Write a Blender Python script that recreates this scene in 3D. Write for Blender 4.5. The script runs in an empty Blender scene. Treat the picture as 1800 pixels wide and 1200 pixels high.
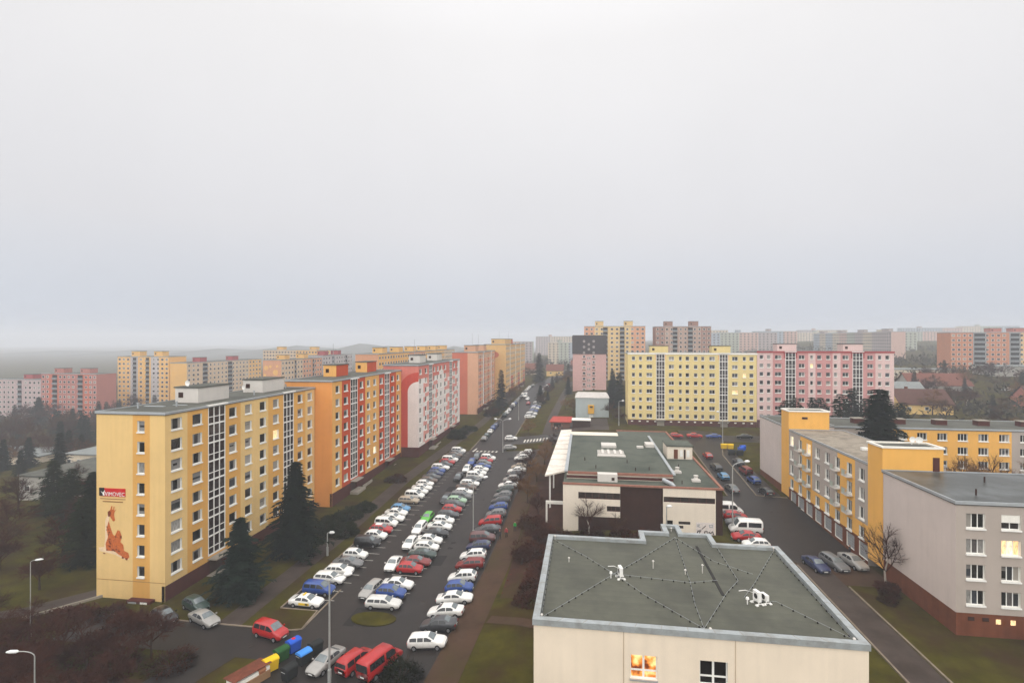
import bpy, math, random
from mathutils import Vector, Matrix
R = math.radians
# ------------------------------------------------------------------ camera, sky, sun, exposure
scene = bpy.context.scene
C = scene.collection
cam_d = bpy.data.cameras.new('camera'); cam = bpy.data.objects.new('camera', cam_d); C.objects.link(cam)
cam.location = (0, 0, 35); cam.rotation_euler = (R(90), 0, math.atan(128 / 900))
cam_d.sensor_width = 36; cam_d.lens = 18; cam_d.shift_y = -1 / 1800
cam_d.clip_start = 0.5; cam_d.clip_end = 12000
scene.camera = cam

SUN_EL, SUN_ROT = 42, 176          # veiled sun, behind the camera, spread wide by the cloud
world = bpy.data.worlds.new('World'); scene.world = world; world.use_nodes = True
nt = world.node_tree; N = nt.nodes; K = nt.links
bg = N['Background']
sky = N.new('ShaderNodeTexSky'); sky.sky_type = 'NISHITA'; sky.sun_disc = False
sky.sun_elevation = R(SUN_EL); sky.sun_rotation = R(SUN_ROT); sky.dust_density = 4
hsv = N.new('ShaderNodeHueSaturation'); hsv.inputs['Saturation'].default_value = 0.15; hsv.inputs['Value'].default_value = 0.8
K.new(sky.outputs[0], hsv.inputs['Color'])
tc = N.new('ShaderNodeTexCoord'); sep = N.new('ShaderNodeSeparateXYZ'); K.new(tc.outputs['Generated'], sep.inputs[0])
ramp = N.new('ShaderNodeValToRGB'); K.new(sep.outputs['Z'], ramp.inputs[0])
def stop(rp, i, p, c):
    e = rp.color_ramp.elements
    while len(e) <= i: e.new(1.0)
    e[i].position = p; e[i].color = (*c, 1)
stop(ramp, 0, 0.0, (3.8, 4.2, 4.9)); stop(ramp, 1, 0.06, (4.2, 4.5, 5.05)); stop(ramp, 2, 0.2, (5.2, 5.18, 5.38)); stop(ramp, 3, 0.5, (6.35, 6.25, 6.28)); stop(ramp, 4, 1.0, (11.2, 11.1, 11.1))
nz = N.new('ShaderNodeTexNoise'); nz.inputs['Scale'].default_value = 1.6; nz.inputs['Detail'].default_value = 4
K.new(tc.outputs['Generated'], nz.inputs['Vector'])
mr = N.new('ShaderNodeMapRange'); mr.inputs['To Min'].default_value = 0.90; mr.inputs['To Max'].default_value = 1.09
K.new(nz.outputs[0], mr.inputs['Value'])
mulc = N.new('ShaderNodeMix'); mulc.data_type = 'RGBA'; mulc.blend_type = 'MULTIPLY'; mulc.inputs[0].default_value = 1
K.new(ramp.outputs[0], mulc.inputs[6]); K.new(mr.outputs[0], mulc.inputs[7])
mix = N.new('ShaderNodeMix'); mix.data_type = 'RGBA'; mix.inputs[0].default_value = 0.10      # thick cloud with a little of the clear sky behind it
K.new(mulc.outputs[2], mix.inputs[6]); K.new(hsv.outputs[0], mix.inputs[7])
K.new(mix.outputs[2], bg.inputs['Color']); bg.inputs['Strength'].default_value = 0.1

sun_d = bpy.data.lights.new('sun', 'SUN'); sun = bpy.data.objects.new('sun', sun_d); C.objects.link(sun)
sun_d.energy = 1.5; sun_d.angle = R(125); sun_d.color = (1, 0.965, 0.91)
_az = R(SUN_ROT); _v = Vector((math.sin(_az) * math.cos(R(SUN_EL)), math.cos(_az) * math.cos(R(SUN_EL)), math.sin(R(SUN_EL))))
sun.rotation_euler = _v.to_track_quat('Z', 'Y').to_euler()
vs = scene.view_settings; vs.view_transform = 'Standard'; vs.look = 'None'; vs.exposure = 0.6; vs.gamma = 1; vs.use_curve_mapping = False
scene.cycles.use_denoising = True
scene.cycles.max_bounces = 5; scene.cycles.diffuse_bounces = 2; scene.cycles.glossy_bounces = 2; scene.cycles.volume_bounces = 2
scene.cycles.transparent_max_bounces = 6; scene.cycles.caustics_reflective = False; scene.cycles.caustics_refractive = False

# ------------------------------------------------------------------ helpers
rnd = random.Random(7)
def ss(a, b, x):
    t = min(1.0, max(0.0, (x - a) / (b - a))); return t * t * (3 - 2 * t)
def hgt(x, y):                      # the lie of the land
    h = .034 * max(0, min(y, 290) - 85) * ss(-170, -70, x) + 3 * ss(-26, 6, x)
    h -= 9 * ss(90, 230, -x)
    h += 8 * ss(190, 340, y) * ss(100, 210, x)
    h += ss(330, 1000, y) * (6 + 16 * ss(-50, 500, x)) * ss(-260, -20, x)
    return h
def lin(r, g, b):
    f = lambda c: (c / 255 / 12.92) if c <= 10 else ((c / 255 + .055) / 1.055) ** 2.4
    return (f(r), f(g), f(b))
MATS = {}
def mat(name, col, rough=.85, var=.12, scale=.6, bump=0., metal=0., streak=0., spec=.12, stain=None, stain_amt=0., stain_scale=.15, seam=0.):
    """principled surface with broken-up colour, optional vertical rain streaks and stains"""
    if name in MATS: return MATS[name]
    m = bpy.data.materials.new(name); m.use_nodes = True; n = m.node_tree.nodes; k = m.node_tree.links
    b = n['Principled BSDF']; b.inputs['Roughness'].default_value = rough; b.inputs['Metallic'].default_value = metal
    b.inputs['Specular IOR Level'].default_value = spec
    g = n.new('ShaderNodeNewGeometry')
    tx = n.new('ShaderNodeTexNoise'); tx.inputs['Scale'].default_value = scale; tx.inputs['Detail'].default_value = 6; tx.inputs['Roughness'].default_value = .65
    k.new(g.outputs['Position'], tx.inputs['Vector'])
    r = n.new('ShaderNodeMapRange'); r.inputs['From Min'].default_value = .3; r.inputs['From Max'].default_value = .7
    r.inputs['To Min'].default_value = 1 - var; r.inputs['To Max'].default_value = 1 + var; k.new(tx.outputs[0], r.inputs['Value'])
    mx = n.new('ShaderNodeMix'); mx.data_type = 'RGBA'; mx.blend_type = 'MULTIPLY'; mx.inputs[0].default_value = 1
    mx.inputs[6].default_value = (*col, 1); k.new(r.outputs[0], mx.inputs[7])
    out = mx.outputs[2]
    if streak:
        mp = n.new('ShaderNodeMapping'); mp.inputs['Scale'].default_value = (1.6, 1.6, .09); k.new(g.outputs['Position'], mp.inputs[0])
        t2 = n.new('ShaderNodeTexNoise'); t2.inputs['Scale'].default_value = 1.0; t2.inputs['Detail'].default_value = 5; k.new(mp.outputs[0], t2.inputs['Vector'])
        r2 = n.new('ShaderNodeMapRange'); r2.inputs['From Min'].default_value = .42; r2.inputs['From Max'].default_value = .75
        r2.inputs['To Min'].default_value = 1; r2.inputs['To Max'].default_value = 1 - streak; k.new(t2.outputs[0], r2.inputs['Value'])
        m2 = n.new('ShaderNodeMix'); m2.data_type = 'RGBA'; m2.blend_type = 'MULTIPLY'; m2.inputs[0].default_value = 1
        k.new(out, m2.inputs[6]); k.new(r2.outputs[0], m2.inputs[7]); out = m2.outputs[2]
    if stain:
        t3 = n.new('ShaderNodeTexNoise'); t3.inputs['Scale'].default_value = stain_scale; t3.inputs['Detail'].default_value = 8; t3.inputs['Roughness'].default_value = .6
        k.new(g.outputs['Position'], t3.inputs['Vector'])
        r3 = n.new('ShaderNodeMapRange'); r3.inputs['From Min'].default_value = .46; r3.inputs['From Max'].default_value = .66
        r3.inputs['To Max'].default_value = stain_amt; k.new(t3.outputs[0], r3.inputs['Value'])
        m3 = n.new('ShaderNodeMix'); m3.data_type = 'RGBA'; k.new(r3.outputs[0], m3.inputs[0]); k.new(out, m3.inputs[6]); m3.inputs[7].default_value = (*stain, 1); out = m3.outputs[2]
    if seam:                         # overlapping sheets of roofing felt
        sx = n.new('ShaderNodeSeparateXYZ'); k.new(g.outputs['Position'], sx.inputs[0]); q = out
        dv = n.new('ShaderNodeMath'); dv.operation = 'DIVIDE'; dv.inputs[1].default_value = seam; k.new(sx.outputs['Y'], dv.inputs[0])
        fr = n.new('ShaderNodeMath'); fr.operation = 'FRACT'; k.new(dv.outputs[0], fr.inputs[0])
        rr = n.new('ShaderNodeValToRGB'); k.new(fr.outputs[0], rr.inputs[0]); rr.color_ramp.elements[0].color = (.74, .74, .74, 1); e1 = rr.color_ramp.elements[1]; e1.position = .09; e1.color = (1, 1, 1, 1); e2 = rr.color_ramp.elements.new(1.0); e2.color = (.94, .94, .94, 1)
        ms = n.new('ShaderNodeMix'); ms.data_type = 'RGBA'; ms.blend_type = 'MULTIPLY'; ms.inputs[0].default_value = 1; k.new(out, ms.inputs[6]); k.new(rr.outputs[0], ms.inputs[7]); out = ms.outputs[2]
    k.new(out, b.inputs['Base Color'])
    if bump:
        t4 = n.new('ShaderNodeTexNoise'); t4.inputs['Scale'].default_value = 9; t4.inputs['Detail'].default_value = 3; k.new(g.outputs['Position'], t4.inputs['Vector'])
        bp = n.new('ShaderNodeBump'); bp.inputs['Strength'].default_value = bump; bp.inputs['Distance'].default_value = .05
        k.new(t4.outputs[0], bp.inputs['Height']); k.new(bp.outputs[0], b.inputs['Normal'])
    MATS[name] = m; return m
def plaster(name, r, g, b): return mat('plaster_' + name, lin(r, g, b), .9, .04, .35, .1, streak=.06, stain=tuple(c * .8 for c in lin(r, g, b)), stain_amt=.35, stain_scale=.11)
def objcol(name, rough, spec=.5, coat=0., metal=0.):
    m = bpy.data.materials.new(name); m.use_nodes = True; n = m.node_tree.nodes; k = m.node_tree.links; b = n['Principled BSDF']
    oi = n.new('ShaderNodeObjectInfo'); g = n.new('ShaderNodeNewGeometry')
    tx = n.new('ShaderNodeTexNoise'); tx.inputs['Scale'].default_value = 3; tx.inputs['Detail'].default_value = 5; k.new(g.outputs['Position'], tx.inputs['Vector'])
    r = n.new('ShaderNodeMapRange'); r.inputs['To Min'].default_value = .8; r.inputs['To Max'].default_value = 1.12; k.new(tx.outputs[0], r.inputs['Value'])
    mx = n.new('ShaderNodeMix'); mx.data_type = 'RGBA'; mx.blend_type = 'MULTIPLY'; mx.inputs[0].default_value = 1
    k.new(oi.outputs['Color'], mx.inputs[6]); k.new(r.outputs[0], mx.inputs[7]); k.new(mx.outputs[2], b.inputs['Base Color'])
    b.inputs['Roughness'].default_value = rough; b.inputs['Specular IOR Level'].default_value = spec; b.inputs['Coat Weight'].default_value = coat; b.inputs['Metallic'].default_value = metal
    return m
PAINT = objcol('car_paint', .32, .5, .4)
def pane_mat(name, lit=0.):
    m = bpy.data.materials.new(name); m.use_nodes = True; n = m.node_tree.nodes; k = m.node_tree.links; b = n['Principled BSDF']
    oi = n.new('ShaderNodeObjectInfo'); tcn = n.new('ShaderNodeTexCoord')
    rp = n.new('ShaderNodeValToRGB'); rp.color_ramp.interpolation = 'CONSTANT'; k.new(oi.outputs['Random'], rp.inputs[0])
    if not lit:
        cs = [(0, (.010, .009, .008)), (.22, (.022, .018, .014)), (.42, (.035, .035, .037)), (.56, (.012, .011, .010)), (.66, (.10, .09, .085)), (.76, (.05, .055, .065)), (.85, (.30, .29, .27)), (.92, (.028, .022, .02)), (.97, (.42, .40, .36))]
    else:
        cs = [(0, (1, .70, .36)), (.4, (1, .84, .55)), (.7, (1, .60, .28))]
    for i, (p, c) in enumerate(cs): stop(rp, i, p, c)
    wv = n.new('ShaderNodeTexNoise'); wv.inputs['Scale'].default_value = 2.5; wv.inputs['Detail'].default_value = 3
    mp = n.new('ShaderNodeMapping'); mp.inputs['Scale'].default_value = (4, 1, .7); k.new(tcn.outputs['Object'], mp.inputs[0]); k.new(mp.outputs[0], wv.inputs['Vector'])
    r = n.new('ShaderNodeMapRange'); r.inputs['From Min'].default_value = .3; r.inputs['From Max'].default_value = .7; r.inputs['To Min'].default_value = .45; r.inputs['To Max'].default_value = 1.25; k.new(wv.outputs[0], r.inputs['Value'])
    mx = n.new('ShaderNodeMix'); mx.data_type = 'RGBA'; mx.blend_type = 'MULTIPLY'; mx.inputs[0].default_value = 1
    k.new(rp.outputs[0], mx.inputs[6]); k.new(r.outputs[0], mx.inputs[7]); k.new(mx.outputs[2], b.inputs['Base Color'])
    if not lit:                      # net curtains and blinds, different in every window
        def M_(op, a_, b_=None, c_=None):
            q = n.new('ShaderNodeMath'); q.operation = op
            for i_, v_ in enumerate((a_, b_, c_)):
                if v_ is None: continue
                if isinstance(v_, (int, float)): q.inputs[i_].default_value = v_
                else: k.new(v_, q.inputs[i_])
            return q.outputs[0]
        sp = n.new('ShaderNodeSeparateXYZ'); k.new(tcn.outputs['Object'], sp.inputs[0])
        r2 = M_('FRACT', M_('MULTIPLY', oi.outputs['Random'], 17.31)); r3 = M_('FRACT', M_('MULTIPLY', oi.outputs['Random'], 41.7))
        blind = M_('GREATER_THAN', sp.outputs['Z'], M_('SUBTRACT', 2.5, M_('MULTIPLY', r2, 1.9)))
        curt = M_('MULTIPLY', M_('GREATER_THAN', M_('ABSOLUTE', sp.outputs['X']), M_('ADD', .18, M_('MULTIPLY', r3, .3))), M_('GREATER_THAN', r3, .55))
        low = M_('MULTIPLY', M_('LESS_THAN', sp.outputs['Z'], M_('MULTIPLY', r3, .9)), M_('GREATER_THAN', r2, .72))
        any_ = M_('MULTIPLY', M_('MINIMUM', M_('ADD', M_('ADD', blind, curt), low), 1), .75)
        m5 = n.new('ShaderNodeMix'); m5.data_type = 'RGBA'; k.new(any_, m5.inputs[0]); k.new(mx.outputs[2], m5.inputs[6])
        cr = n.new('ShaderNodeValToRGB'); stop(cr, 0, 0, (.16, .14, .12)); stop(cr, 1, .5, (.30, .29, .28)); stop(cr, 2, 1, (.42, .38, .32)); k.new(r3, cr.inputs[0]); k.new(cr.outputs[0], m5.inputs[7])
        k.new(m5.outputs[2], b.inputs['Base Color'])
    b.inputs['Roughness'].default_value = .08; b.inputs['Specular IOR Level'].default_value = .4
    if lit: k.new(mx.outputs[2], b.inputs['Emission Color']); b.inputs['Emission Strength'].default_value = lit
    return m
PANE = pane_mat('window_glass'); PANE_LIT = pane_mat('lit_window_glass', .55)
WHITE = mat('white_plastic', lin(238, 236, 230), .5, .05, 2)
REVEAL = mat('white_render', lin(236, 232, 222), .9, .05, 1)
BITUMEN = mat('roof_bitumen', lin(92, 92, 84), .72, .16, .5, .25, stain=lin(58, 60, 56), stain_amt=.6, stain_scale=.22, seam=1.0)
TIN = mat('zinc_sheet', lin(172, 176, 178), .45, .1, .8, metal=.3, spec=.5)
CONC = mat('concrete', lin(150, 142, 130), .9, .15, .7, .2)
BRICKRED = mat('brick_red_render', lin(112, 64, 42), .9, .15, .8, .2, streak=.2)
DARKBROWN = mat('dark_brown_cladding', lin(58, 36, 28), .8, .15, 1)
DARKBASE = mat('dark_brown_base', lin(82, 44, 38), .9, .15, .8, .2)

class MB:
    def __init__(s): s.v = []; s.f = []; s.m = []
    def face(s, pts, mi=0):
        i = len(s.v); s.v += [tuple(p) for p in pts]; s.f.append(tuple(range(i, i + len(pts)))); s.m.append(mi)
    def box(s, x0, x1, y0, y1, z0, z1, mi=0, top=None):
        i = len(s.v)
        s.v += [(x0, y0, z0), (x1, y0, z0), (x1, y1, z0), (x0, y1, z0), (x0, y0, z1), (x1, y0, z1), (x1, y1, z1), (x0, y1, z1)]
        for q in ((3, 2, 1, 0), (0, 1, 5, 4), (1, 2, 6, 5), (2, 3, 7, 6), (3, 0, 4, 7)): s.f.append(tuple(i + a for a in q)); s.m.append(mi)
        s.f.append(tuple(i + a for a in (4, 5, 6, 7))); s.m.append(mi if top is None else top)
    def tube(s, pts, rads, n=6, mi=0, cap=True):
        rings = []
        for j, p in enumerate(pts):
            p = Vector(p); d = (Vector(pts[min(j + 1, len(pts) - 1)]) - Vector(pts[max(j - 1, 0)]))
            d = d.normalized() if d.length > 1e-9 else Vector((0, 0, 1))
            a = d.orthogonal().normalized(); b = d.cross(a); r = rads[j] if isinstance(rads, (list, tuple)) else rads
            i = len(s.v); rings.append(i)
            for k in range(n):
                t = 2 * math.pi * k / n; q = p + (a * math.cos(t) + b * math.sin(t)) * r; s.v.append(tuple(q))
        for i, j in zip(rings, rings[1:]):
            for k in range(n): s.f.append((i + k, i + (k + 1) % n, j + (k + 1) % n, j + k)); s.m.append(mi)
        if cap:
            s.f.append(tuple(reversed(range(rings[0], rings[0] + n)))); s.m.append(mi)
            s.f.append(tuple(range(rings[-1], rings[-1] + n))); s.m.append(mi)
    def prism(s, poly, z0, z1, mi=0, top=None):
        n = len(poly); i = len(s.v)
        s.v += [(x, y, z0) for x, y in poly] + [(x, y, z1) for x, y in poly]
        for k in range(n): s.f.append((i + k, i + (k + 1) % n, i + n + (k + 1) % n, i + n + k)); s.m.append(mi)
        s.f.append(tuple(i + n + k for k in range(n))); s.m.append(mi if top is None else top)
        s.f.append(tuple(i + k for k in reversed(range(n)))); s.m.append(mi)
    def mesh(s, name, mats, smooth=False):
        me = bpy.data.meshes.new(name); me.from_pydata(s.v, [], s.f)
        for mm in (mats if isinstance(mats, (list, tuple)) else [mats]): me.materials.append(mm)
        me.polygons.foreach_set('material_index', s.m)
        if smooth: me.polygons.foreach_set('use_smooth', [True] * len(s.f))
        me.update(); return me
    def build(s, name, mats, parent=None, loc=(0, 0, 0), rz=0, smooth=False):
        return add(name, s.mesh(name, mats, smooth), parent, loc, rz)
def add(name, data, parent=None, loc=(0, 0, 0), rz=0):
    o = bpy.data.objects.new(name, data); C.objects.link(o); o.location = loc
    if rz: o.rotation_euler = (0, 0, rz)
    o.parent = parent; return o
LABELS = {}
def tag(o, label, cat, group=None):
    o['label'] = label; o['category'] = cat
    if group: o['group'] = group
    LABELS.setdefault(label, []).append(o.name); return o
def thing(name, label, cat, loc, rz=0, group=None): return tag(add(name, None, None, loc, rz), label, cat, group)
def struct(o, kind='structure'): o['kind'] = kind; return o
_u = 'zeroth first second third fourth fifth sixth seventh eighth ninth tenth eleventh twelfth thirteenth fourteenth fifteenth sixteenth seventeenth eighteenth nineteenth'.split()
_t = {2: 'twent', 3: 'thirt', 4: 'fort', 5: 'fift', 6: 'sixt', 7: 'sevent', 8: 'eight', 9: 'ninet'}
def ordinal(n): return _u[n] if n < 20 else _t[n // 10] + ('ieth' if n % 10 == 0 else 'y-' + _u[n % 10])
ORD = [ordinal(i) for i in range(1, 100)]

# ------------------------------------------------------------------ ground, roads, paths
GRASS = mat('winter_grass', lin(66, 61, 19), .95, .35, .35, .4, spec=.02, stain=lin(58, 42, 26), stain_amt=.9, stain_scale=.16)
ASPH = mat('wet_asphalt', lin(45, 40, 37), .48, .2, .5, .12, stain=lin(36, 32, 30), stain_amt=.8, stain_scale=.1, spec=.2)
PATHM = mat('worn_path_asphalt', lin(70, 60, 54), .7, .2, .5, .15, stain=lin(52, 42, 36), stain_amt=.7, stain_scale=.3)
DIRT = mat('bare_earth', lin(74, 55, 42), .95, .25, .5, .3, stain=lin(60, 52, 26), stain_amt=.6, stain_scale=.25)
PAINTW = mat('road_paint', lin(205, 200, 190), .8, .2, 2)
KERBM = mat('kerb_stone', lin(128, 115, 100), .9, .2, 1)
LITTER = mat('leaf_litter_soil', lin(62, 38, 28), .95, .35, .5, .4, stain=lin(60, 52, 22), stain_amt=.7, stain_scale=.15)
def breaks(lo, hi, flo, fhi, step, grow=1.25):
    a = [flo + step * i for i in range(int((fhi - flo) / step) + 1)]
    s, x = step, a[-1]
    while x < hi: s *= grow; x += s; a.append(x)
    s, x, pre = step, a[0], []
    while x > lo: s *= grow; x -= s; pre.append(x)
    return pre[::-1] + a
xs = breaks(-3600, 3600, -80, 60, 2); ys = breaks(-60, 3600, 30, 240, 2)
b = MB(); nx = len(xs)
b.v = [(x, y, hgt(x, y)) for y in ys for x in xs]
for j in range(len(ys) - 1):
    for i in range(nx - 1): b.f.append((j * nx + i, j * nx + i + 1, (j + 1) * nx + i + 1, (j + 1) * nx + i)); b.m.append(0)
struct(b.build('ground', GRASS, smooth=True))
def sheet(name, x0, x1, y0, y1, m, dz, step=2.0):
    b = MB(); nx = max(1, round((x1 - x0) / step)); ny = max(1, round((y1 - y0) / step))
    for j in range(ny + 1):
        for i in range(nx + 1):
            x = x0 + (x1 - x0) * i / nx; y = y0 + (y1 - y0) * j / ny; b.v.append((x, y, hgt(x, y) + dz))
    for j in range(ny):
        for i in range(nx): q = j * (nx + 1) + i; b.f.append((q, q + 1, q + nx + 2, q + nx + 1)); b.m.append(0)
    return struct(b.build(name, m, smooth=True))
def strip(name, pts, w, m, dz, step=1.5, kind='structure', h=0.):
    """a band of width w along a line, draped on the land; h makes it a kerb with that height"""
    P = []
    for (x0, y0), (x1, y1) in zip(pts, pts[1:]):
        n = max(1, int(math.hypot(x1 - x0, y1 - y0) / step))
        P += [(x0 + (x1 - x0) * i / n, y0 + (y1 - y0) * i / n) for i in range(n)]
    P.append(pts[-1]); b = MB(); L = []
    for i, (x, y) in enumerate(P):
        a, c = P[max(0, i - 1)], P[min(len(P) - 1, i + 1)]; dx, dy = c[0] - a[0], c[1] - a[1]; l = math.hypot(dx, dy) or 1
        nx_, ny_ = -dy / l * w / 2, dx / l * w / 2; L.append(((x + nx_, y + ny_), (x - nx_, y - ny_)))
    for (p, q), (r, s) in zip(L, L[1:]):
        Z = lambda t, e=0: (t[0], t[1], hgt(*t) + dz + e)
        b.face([Z(q, h), Z(s, h), Z(r, h), Z(p, h)])
        if h: b.face([Z(q, -.1), Z(s, -.1), Z(s, h), Z(q, h)]); b.face([Z(r, -.1), Z(p, -.1), Z(p, h), Z(r, h)])
    return struct(b.build(name, m), kind)
sheet('car_park_asphalt', -34.2, -13.2, 46, 150, ASPH, .030)
sheet('left_bays_asphalt', -39.4, -34.2, 62, 149, ASPH, .034)
sheet('access_road', -62, -34.2, 51.8, 57.5, ASPH, .038)
sheet('car_park_entrance', -34.2, -22, 40, 46, ASPH, .034)
strip('main_road', [(-28.5, 150), (-28.5, 205), (-28.3, 290), (-26, 340), (-18, 430), (0, 600)], 10.5, ASPH, .042, 2)
sheet('side_road', -23.2, -4, 158.5, 169.5, ASPH, .046)
strip('residents_road', [(35, 172), (34, 130), (33.5, 96)], 10.5, ASPH, .05, 2)
sheet('garage_yard', 24.6, 39.9, 79, 108, ASPH, .046)
sheet('slab_forecourt_road', 14, 100, 157, 166, ASPH, .054)
strip('right_footpath', [(32.0, 79), (32, 66), (31.8, 46), (33, 30)], 3.6, PATHM, .058)
sheet('right_parking_earth', 29.5, 40, 72.5, 79, DIRT, .052)
strip('long_footpath', [(-43.5, 57.5), (-43.5, 120), (-41, 162), (-39, 190), (-37.5, 260)], 3.2, PATHM, .04)
strip('gable_footpath', [(-100, 40), (-72, 56.5), (-58, 73)], 2.6, PATHM, .036)
strip('left_road_branch', [(-40.6, 53), (-42.0, 48), (-45, 36)], 5, ASPH, .044)
strip('earth_verge_path', [(-14.4, 46), (-13.0, 75), (-12.9, 120), (-11, 158)], 3.6, DIRT, .048)
strip('worn_cross_path', [(-11.5, 61), (-7.5, 60), (-4.2, 58.5)], 1.6, DIRT, .052)
strip('pavement', [(-12.5, 170), (-12.5, 200), (-11, 252), (-8, 330)], 3.4, PATHM, .05)
sheet('kiosk_paving', -12, 8, 170, 190, PATHM, .04)
sheet('shop_forecourt_earth', -11, -3.9, 66, 150, LITTER, .02)
sheet('block_forecourt_litter', -60, -44, 30, 47, LITTER, .02)
sheet('left_litter', -90, -60, 30, 50, LITTER, .022)
KH = .12
strip('kerb', [(-39.45, 62.2), (-39.45, 149)], .22, KERBM, .02, h=KH)
strip('kerb', [(-39.4, 62.1), (-34.3, 62.1), (-34.0, 57.9), (-35.2, 57.5), (-60, 57.6)], .22, KERBM, .02, h=KH)
strip('kerb', [(-33.95, 58), (-33.95, 67.8)], .2, KERBM, .02, h=KH)
strip('kerb', [(-33.9, 150), (-33.9, 205), (-33.7, 290)], .25, KERBM, .03, h=KH)
strip('kerb', [(-23.1, 170), (-23.1, 290)], .25, KERBM, .03, h=KH)
strip('kerb', [(29.6, 156), (28.4, 108)], .22, KERBM, .04, h=KH)
strip('kerb', [(39.6, 156), (35.9, 141), (34.2, 109), (39.8, 108.3)], .22, KERBM, .05, h=KH)
strip('kerb', [(30.0, 78), (29.9, 44)], .2, KERBM, .04, h=KH)
strip('kerb', [(34.0, 72), (33.9, 44)], .2, KERBM, .04, h=KH)
strip('terrace_kerb', [(-70, 55), (-57.5, 72.2)], .2, CONC, .03, h=.3)
# end island of the middle row
b = MB(); n = 20
b.face([(-26.3 + 2.9 * math.cos(2 * math.pi * i / n), 61.3 + 1.6 * math.sin(2 * math.pi * i / n), hgt(-26.3, 61.3) + .16) for i in range(n)])
for i in range(n):
    p, q = [(-26.3 + 2.9 * math.cos(2 * math.pi * k / n), 61.3 + 1.6 * math.sin(2 * math.pi * k / n)) for k in (i, i + 1)]; z = hgt(-26.3, 61.3)
    b.face([(*p, z - .2), (*q, z - .2), (*q, z + .16), (*p, z + .16)])
struct(b.build('grass_island', GRASS))
sheet('verge_strip', -39.3, -34.1, 57.7, 62.0, GRASS, .10)
for i in range(7):
    x = -32.6 + i * 1.15; strip('crossing_stripe', [(x - .3, 148.6), (x + .5, 154.0)], .55, PAINTW, .05)
    strip('crossing_stripe', [(x + .7, 193.5), (x + .9, 198.2)], .55, PAINTW, .052)
for i in range(8):
    x = -19 + i * 1.0; strip('crossing_stripe', [(x, 160.5), (x, 164.5)], .45, PAINTW, .056)
for i in range(34):
    y = 64.9 + i * 2.55
    if y < 148: strip('bay_line', [(-39.2, y), (-33.4, y)], .10, PAINTW, .042)
for i in range(30):
    y = 65.6 + i * 2.6
    if y < 142: strip('bay_line', [(-28.6, y), (-24.0, y)], .10, PAINTW, .042)

for i in range(16):
    x, y = rnd.uniform(-32, -15), rnd.uniform(48, 145)
    sheet('asphalt_patch', x, x + rnd.uniform(.8, 2.6), y, y + rnd.uniform(1, 5), mat('fresh_asphalt', lin(38, 35, 34), .6, .15, 1), .037, 1.0)
for x, y in ((-33.2, 72), (-33.2, 98), (-21.4, 66), (-21.5, 108), (-22, 131), (-38, 54), (31, 92), (34, 100), (31.5, 69)):
    b = MB(); b.tube([(x, y, hgt(x, y) + .02), (x, y, hgt(x, y) + .062)], .32, 12); struct(b.build('drain_cover', mat('cast_iron', lin(58, 52, 48), .6, .2, 4)))
# ------------------------------------------------------------------ windows and facades
WM = {}
def win_mesh(w, h, n, sill=True):
    key = (round(w, 2), round(h, 2), n, sill)
    if key in WM: return WM[key]
    t, m = .07, .08; b = MB()
    b.box(-w / 2, -w / 2 + t, .20, .26, 0, h); b.box(w / 2 - t, w / 2, .20, .26, 0, h)
    b.box(-w / 2 + t, w / 2 - t, .20, .26, h - t, h); b.box(-w / 2 + t, w / 2 - t, .20, .26, 0, t)
    asym = n == 5; n = 2 if asym else n; cw = (w - 2 * t - (n - 1) * m) / n; ps = []
    for i in range(n):
        x0 = -w / 2 + t + i * (cw + m); ps.append(x0 + cw / 2)
        if i: b.box(x0 - m, x0, .195, .258, t, h - t)
    if sill: b.box(-w / 2 - .05, w / 2 + .05, -.14, .12, -.15, -.002)
    fm = b.mesh('window', WHITE); p = MB(); p.face([(-cw / 2, 0, 0), (cw / 2, 0, 0), (cw / 2, 0, h - 2 * t), (-cw / 2, 0, h - 2 * t)])
    WM[key] = (fm, p.mesh('pane', PANE), p.mesh('pane', PANE_LIT), ps, t); return WM[key]
SW = {}
def small_win_mesh(w, h):
    key = (round(w, 1), round(h, 1))
    if key not in SW:
        b = MB(); b.box(-w / 2, w / 2, -.05, .06, 0, h, 0); b.face([(-w / 2 + .1, -.06, .1), (w / 2 - .1, -.06, .1), (w / 2 - .1, -.06, h - .1), (-w / 2 + .1, -.06, h - .1)], 1)
        SW[key] = b.mesh('window', [WHITE, PANE])
    return SW[key]
def local(origin, rz, u, n, z):
    c, s = math.cos(rz), math.sin(rz); return (origin[0] + u * c - n * s, origin[1] + u * s + n * c, origin[2] + z)
def add_window(parent, origin, rz, u, z, w, h, n=2, lit=None, sill=True, panes=True):
    fm, pm, pl, ps, t = win_mesh(w, h, n, sill)
    o = add('window', fm, parent, local(origin, rz, u, 0, z), rz)
    if panes:
        L = rnd.random() < .006 if lit is None else lit
        for x in ps: add('pane', pl if L else pm, o, (x, .235, t))
    return o
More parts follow.
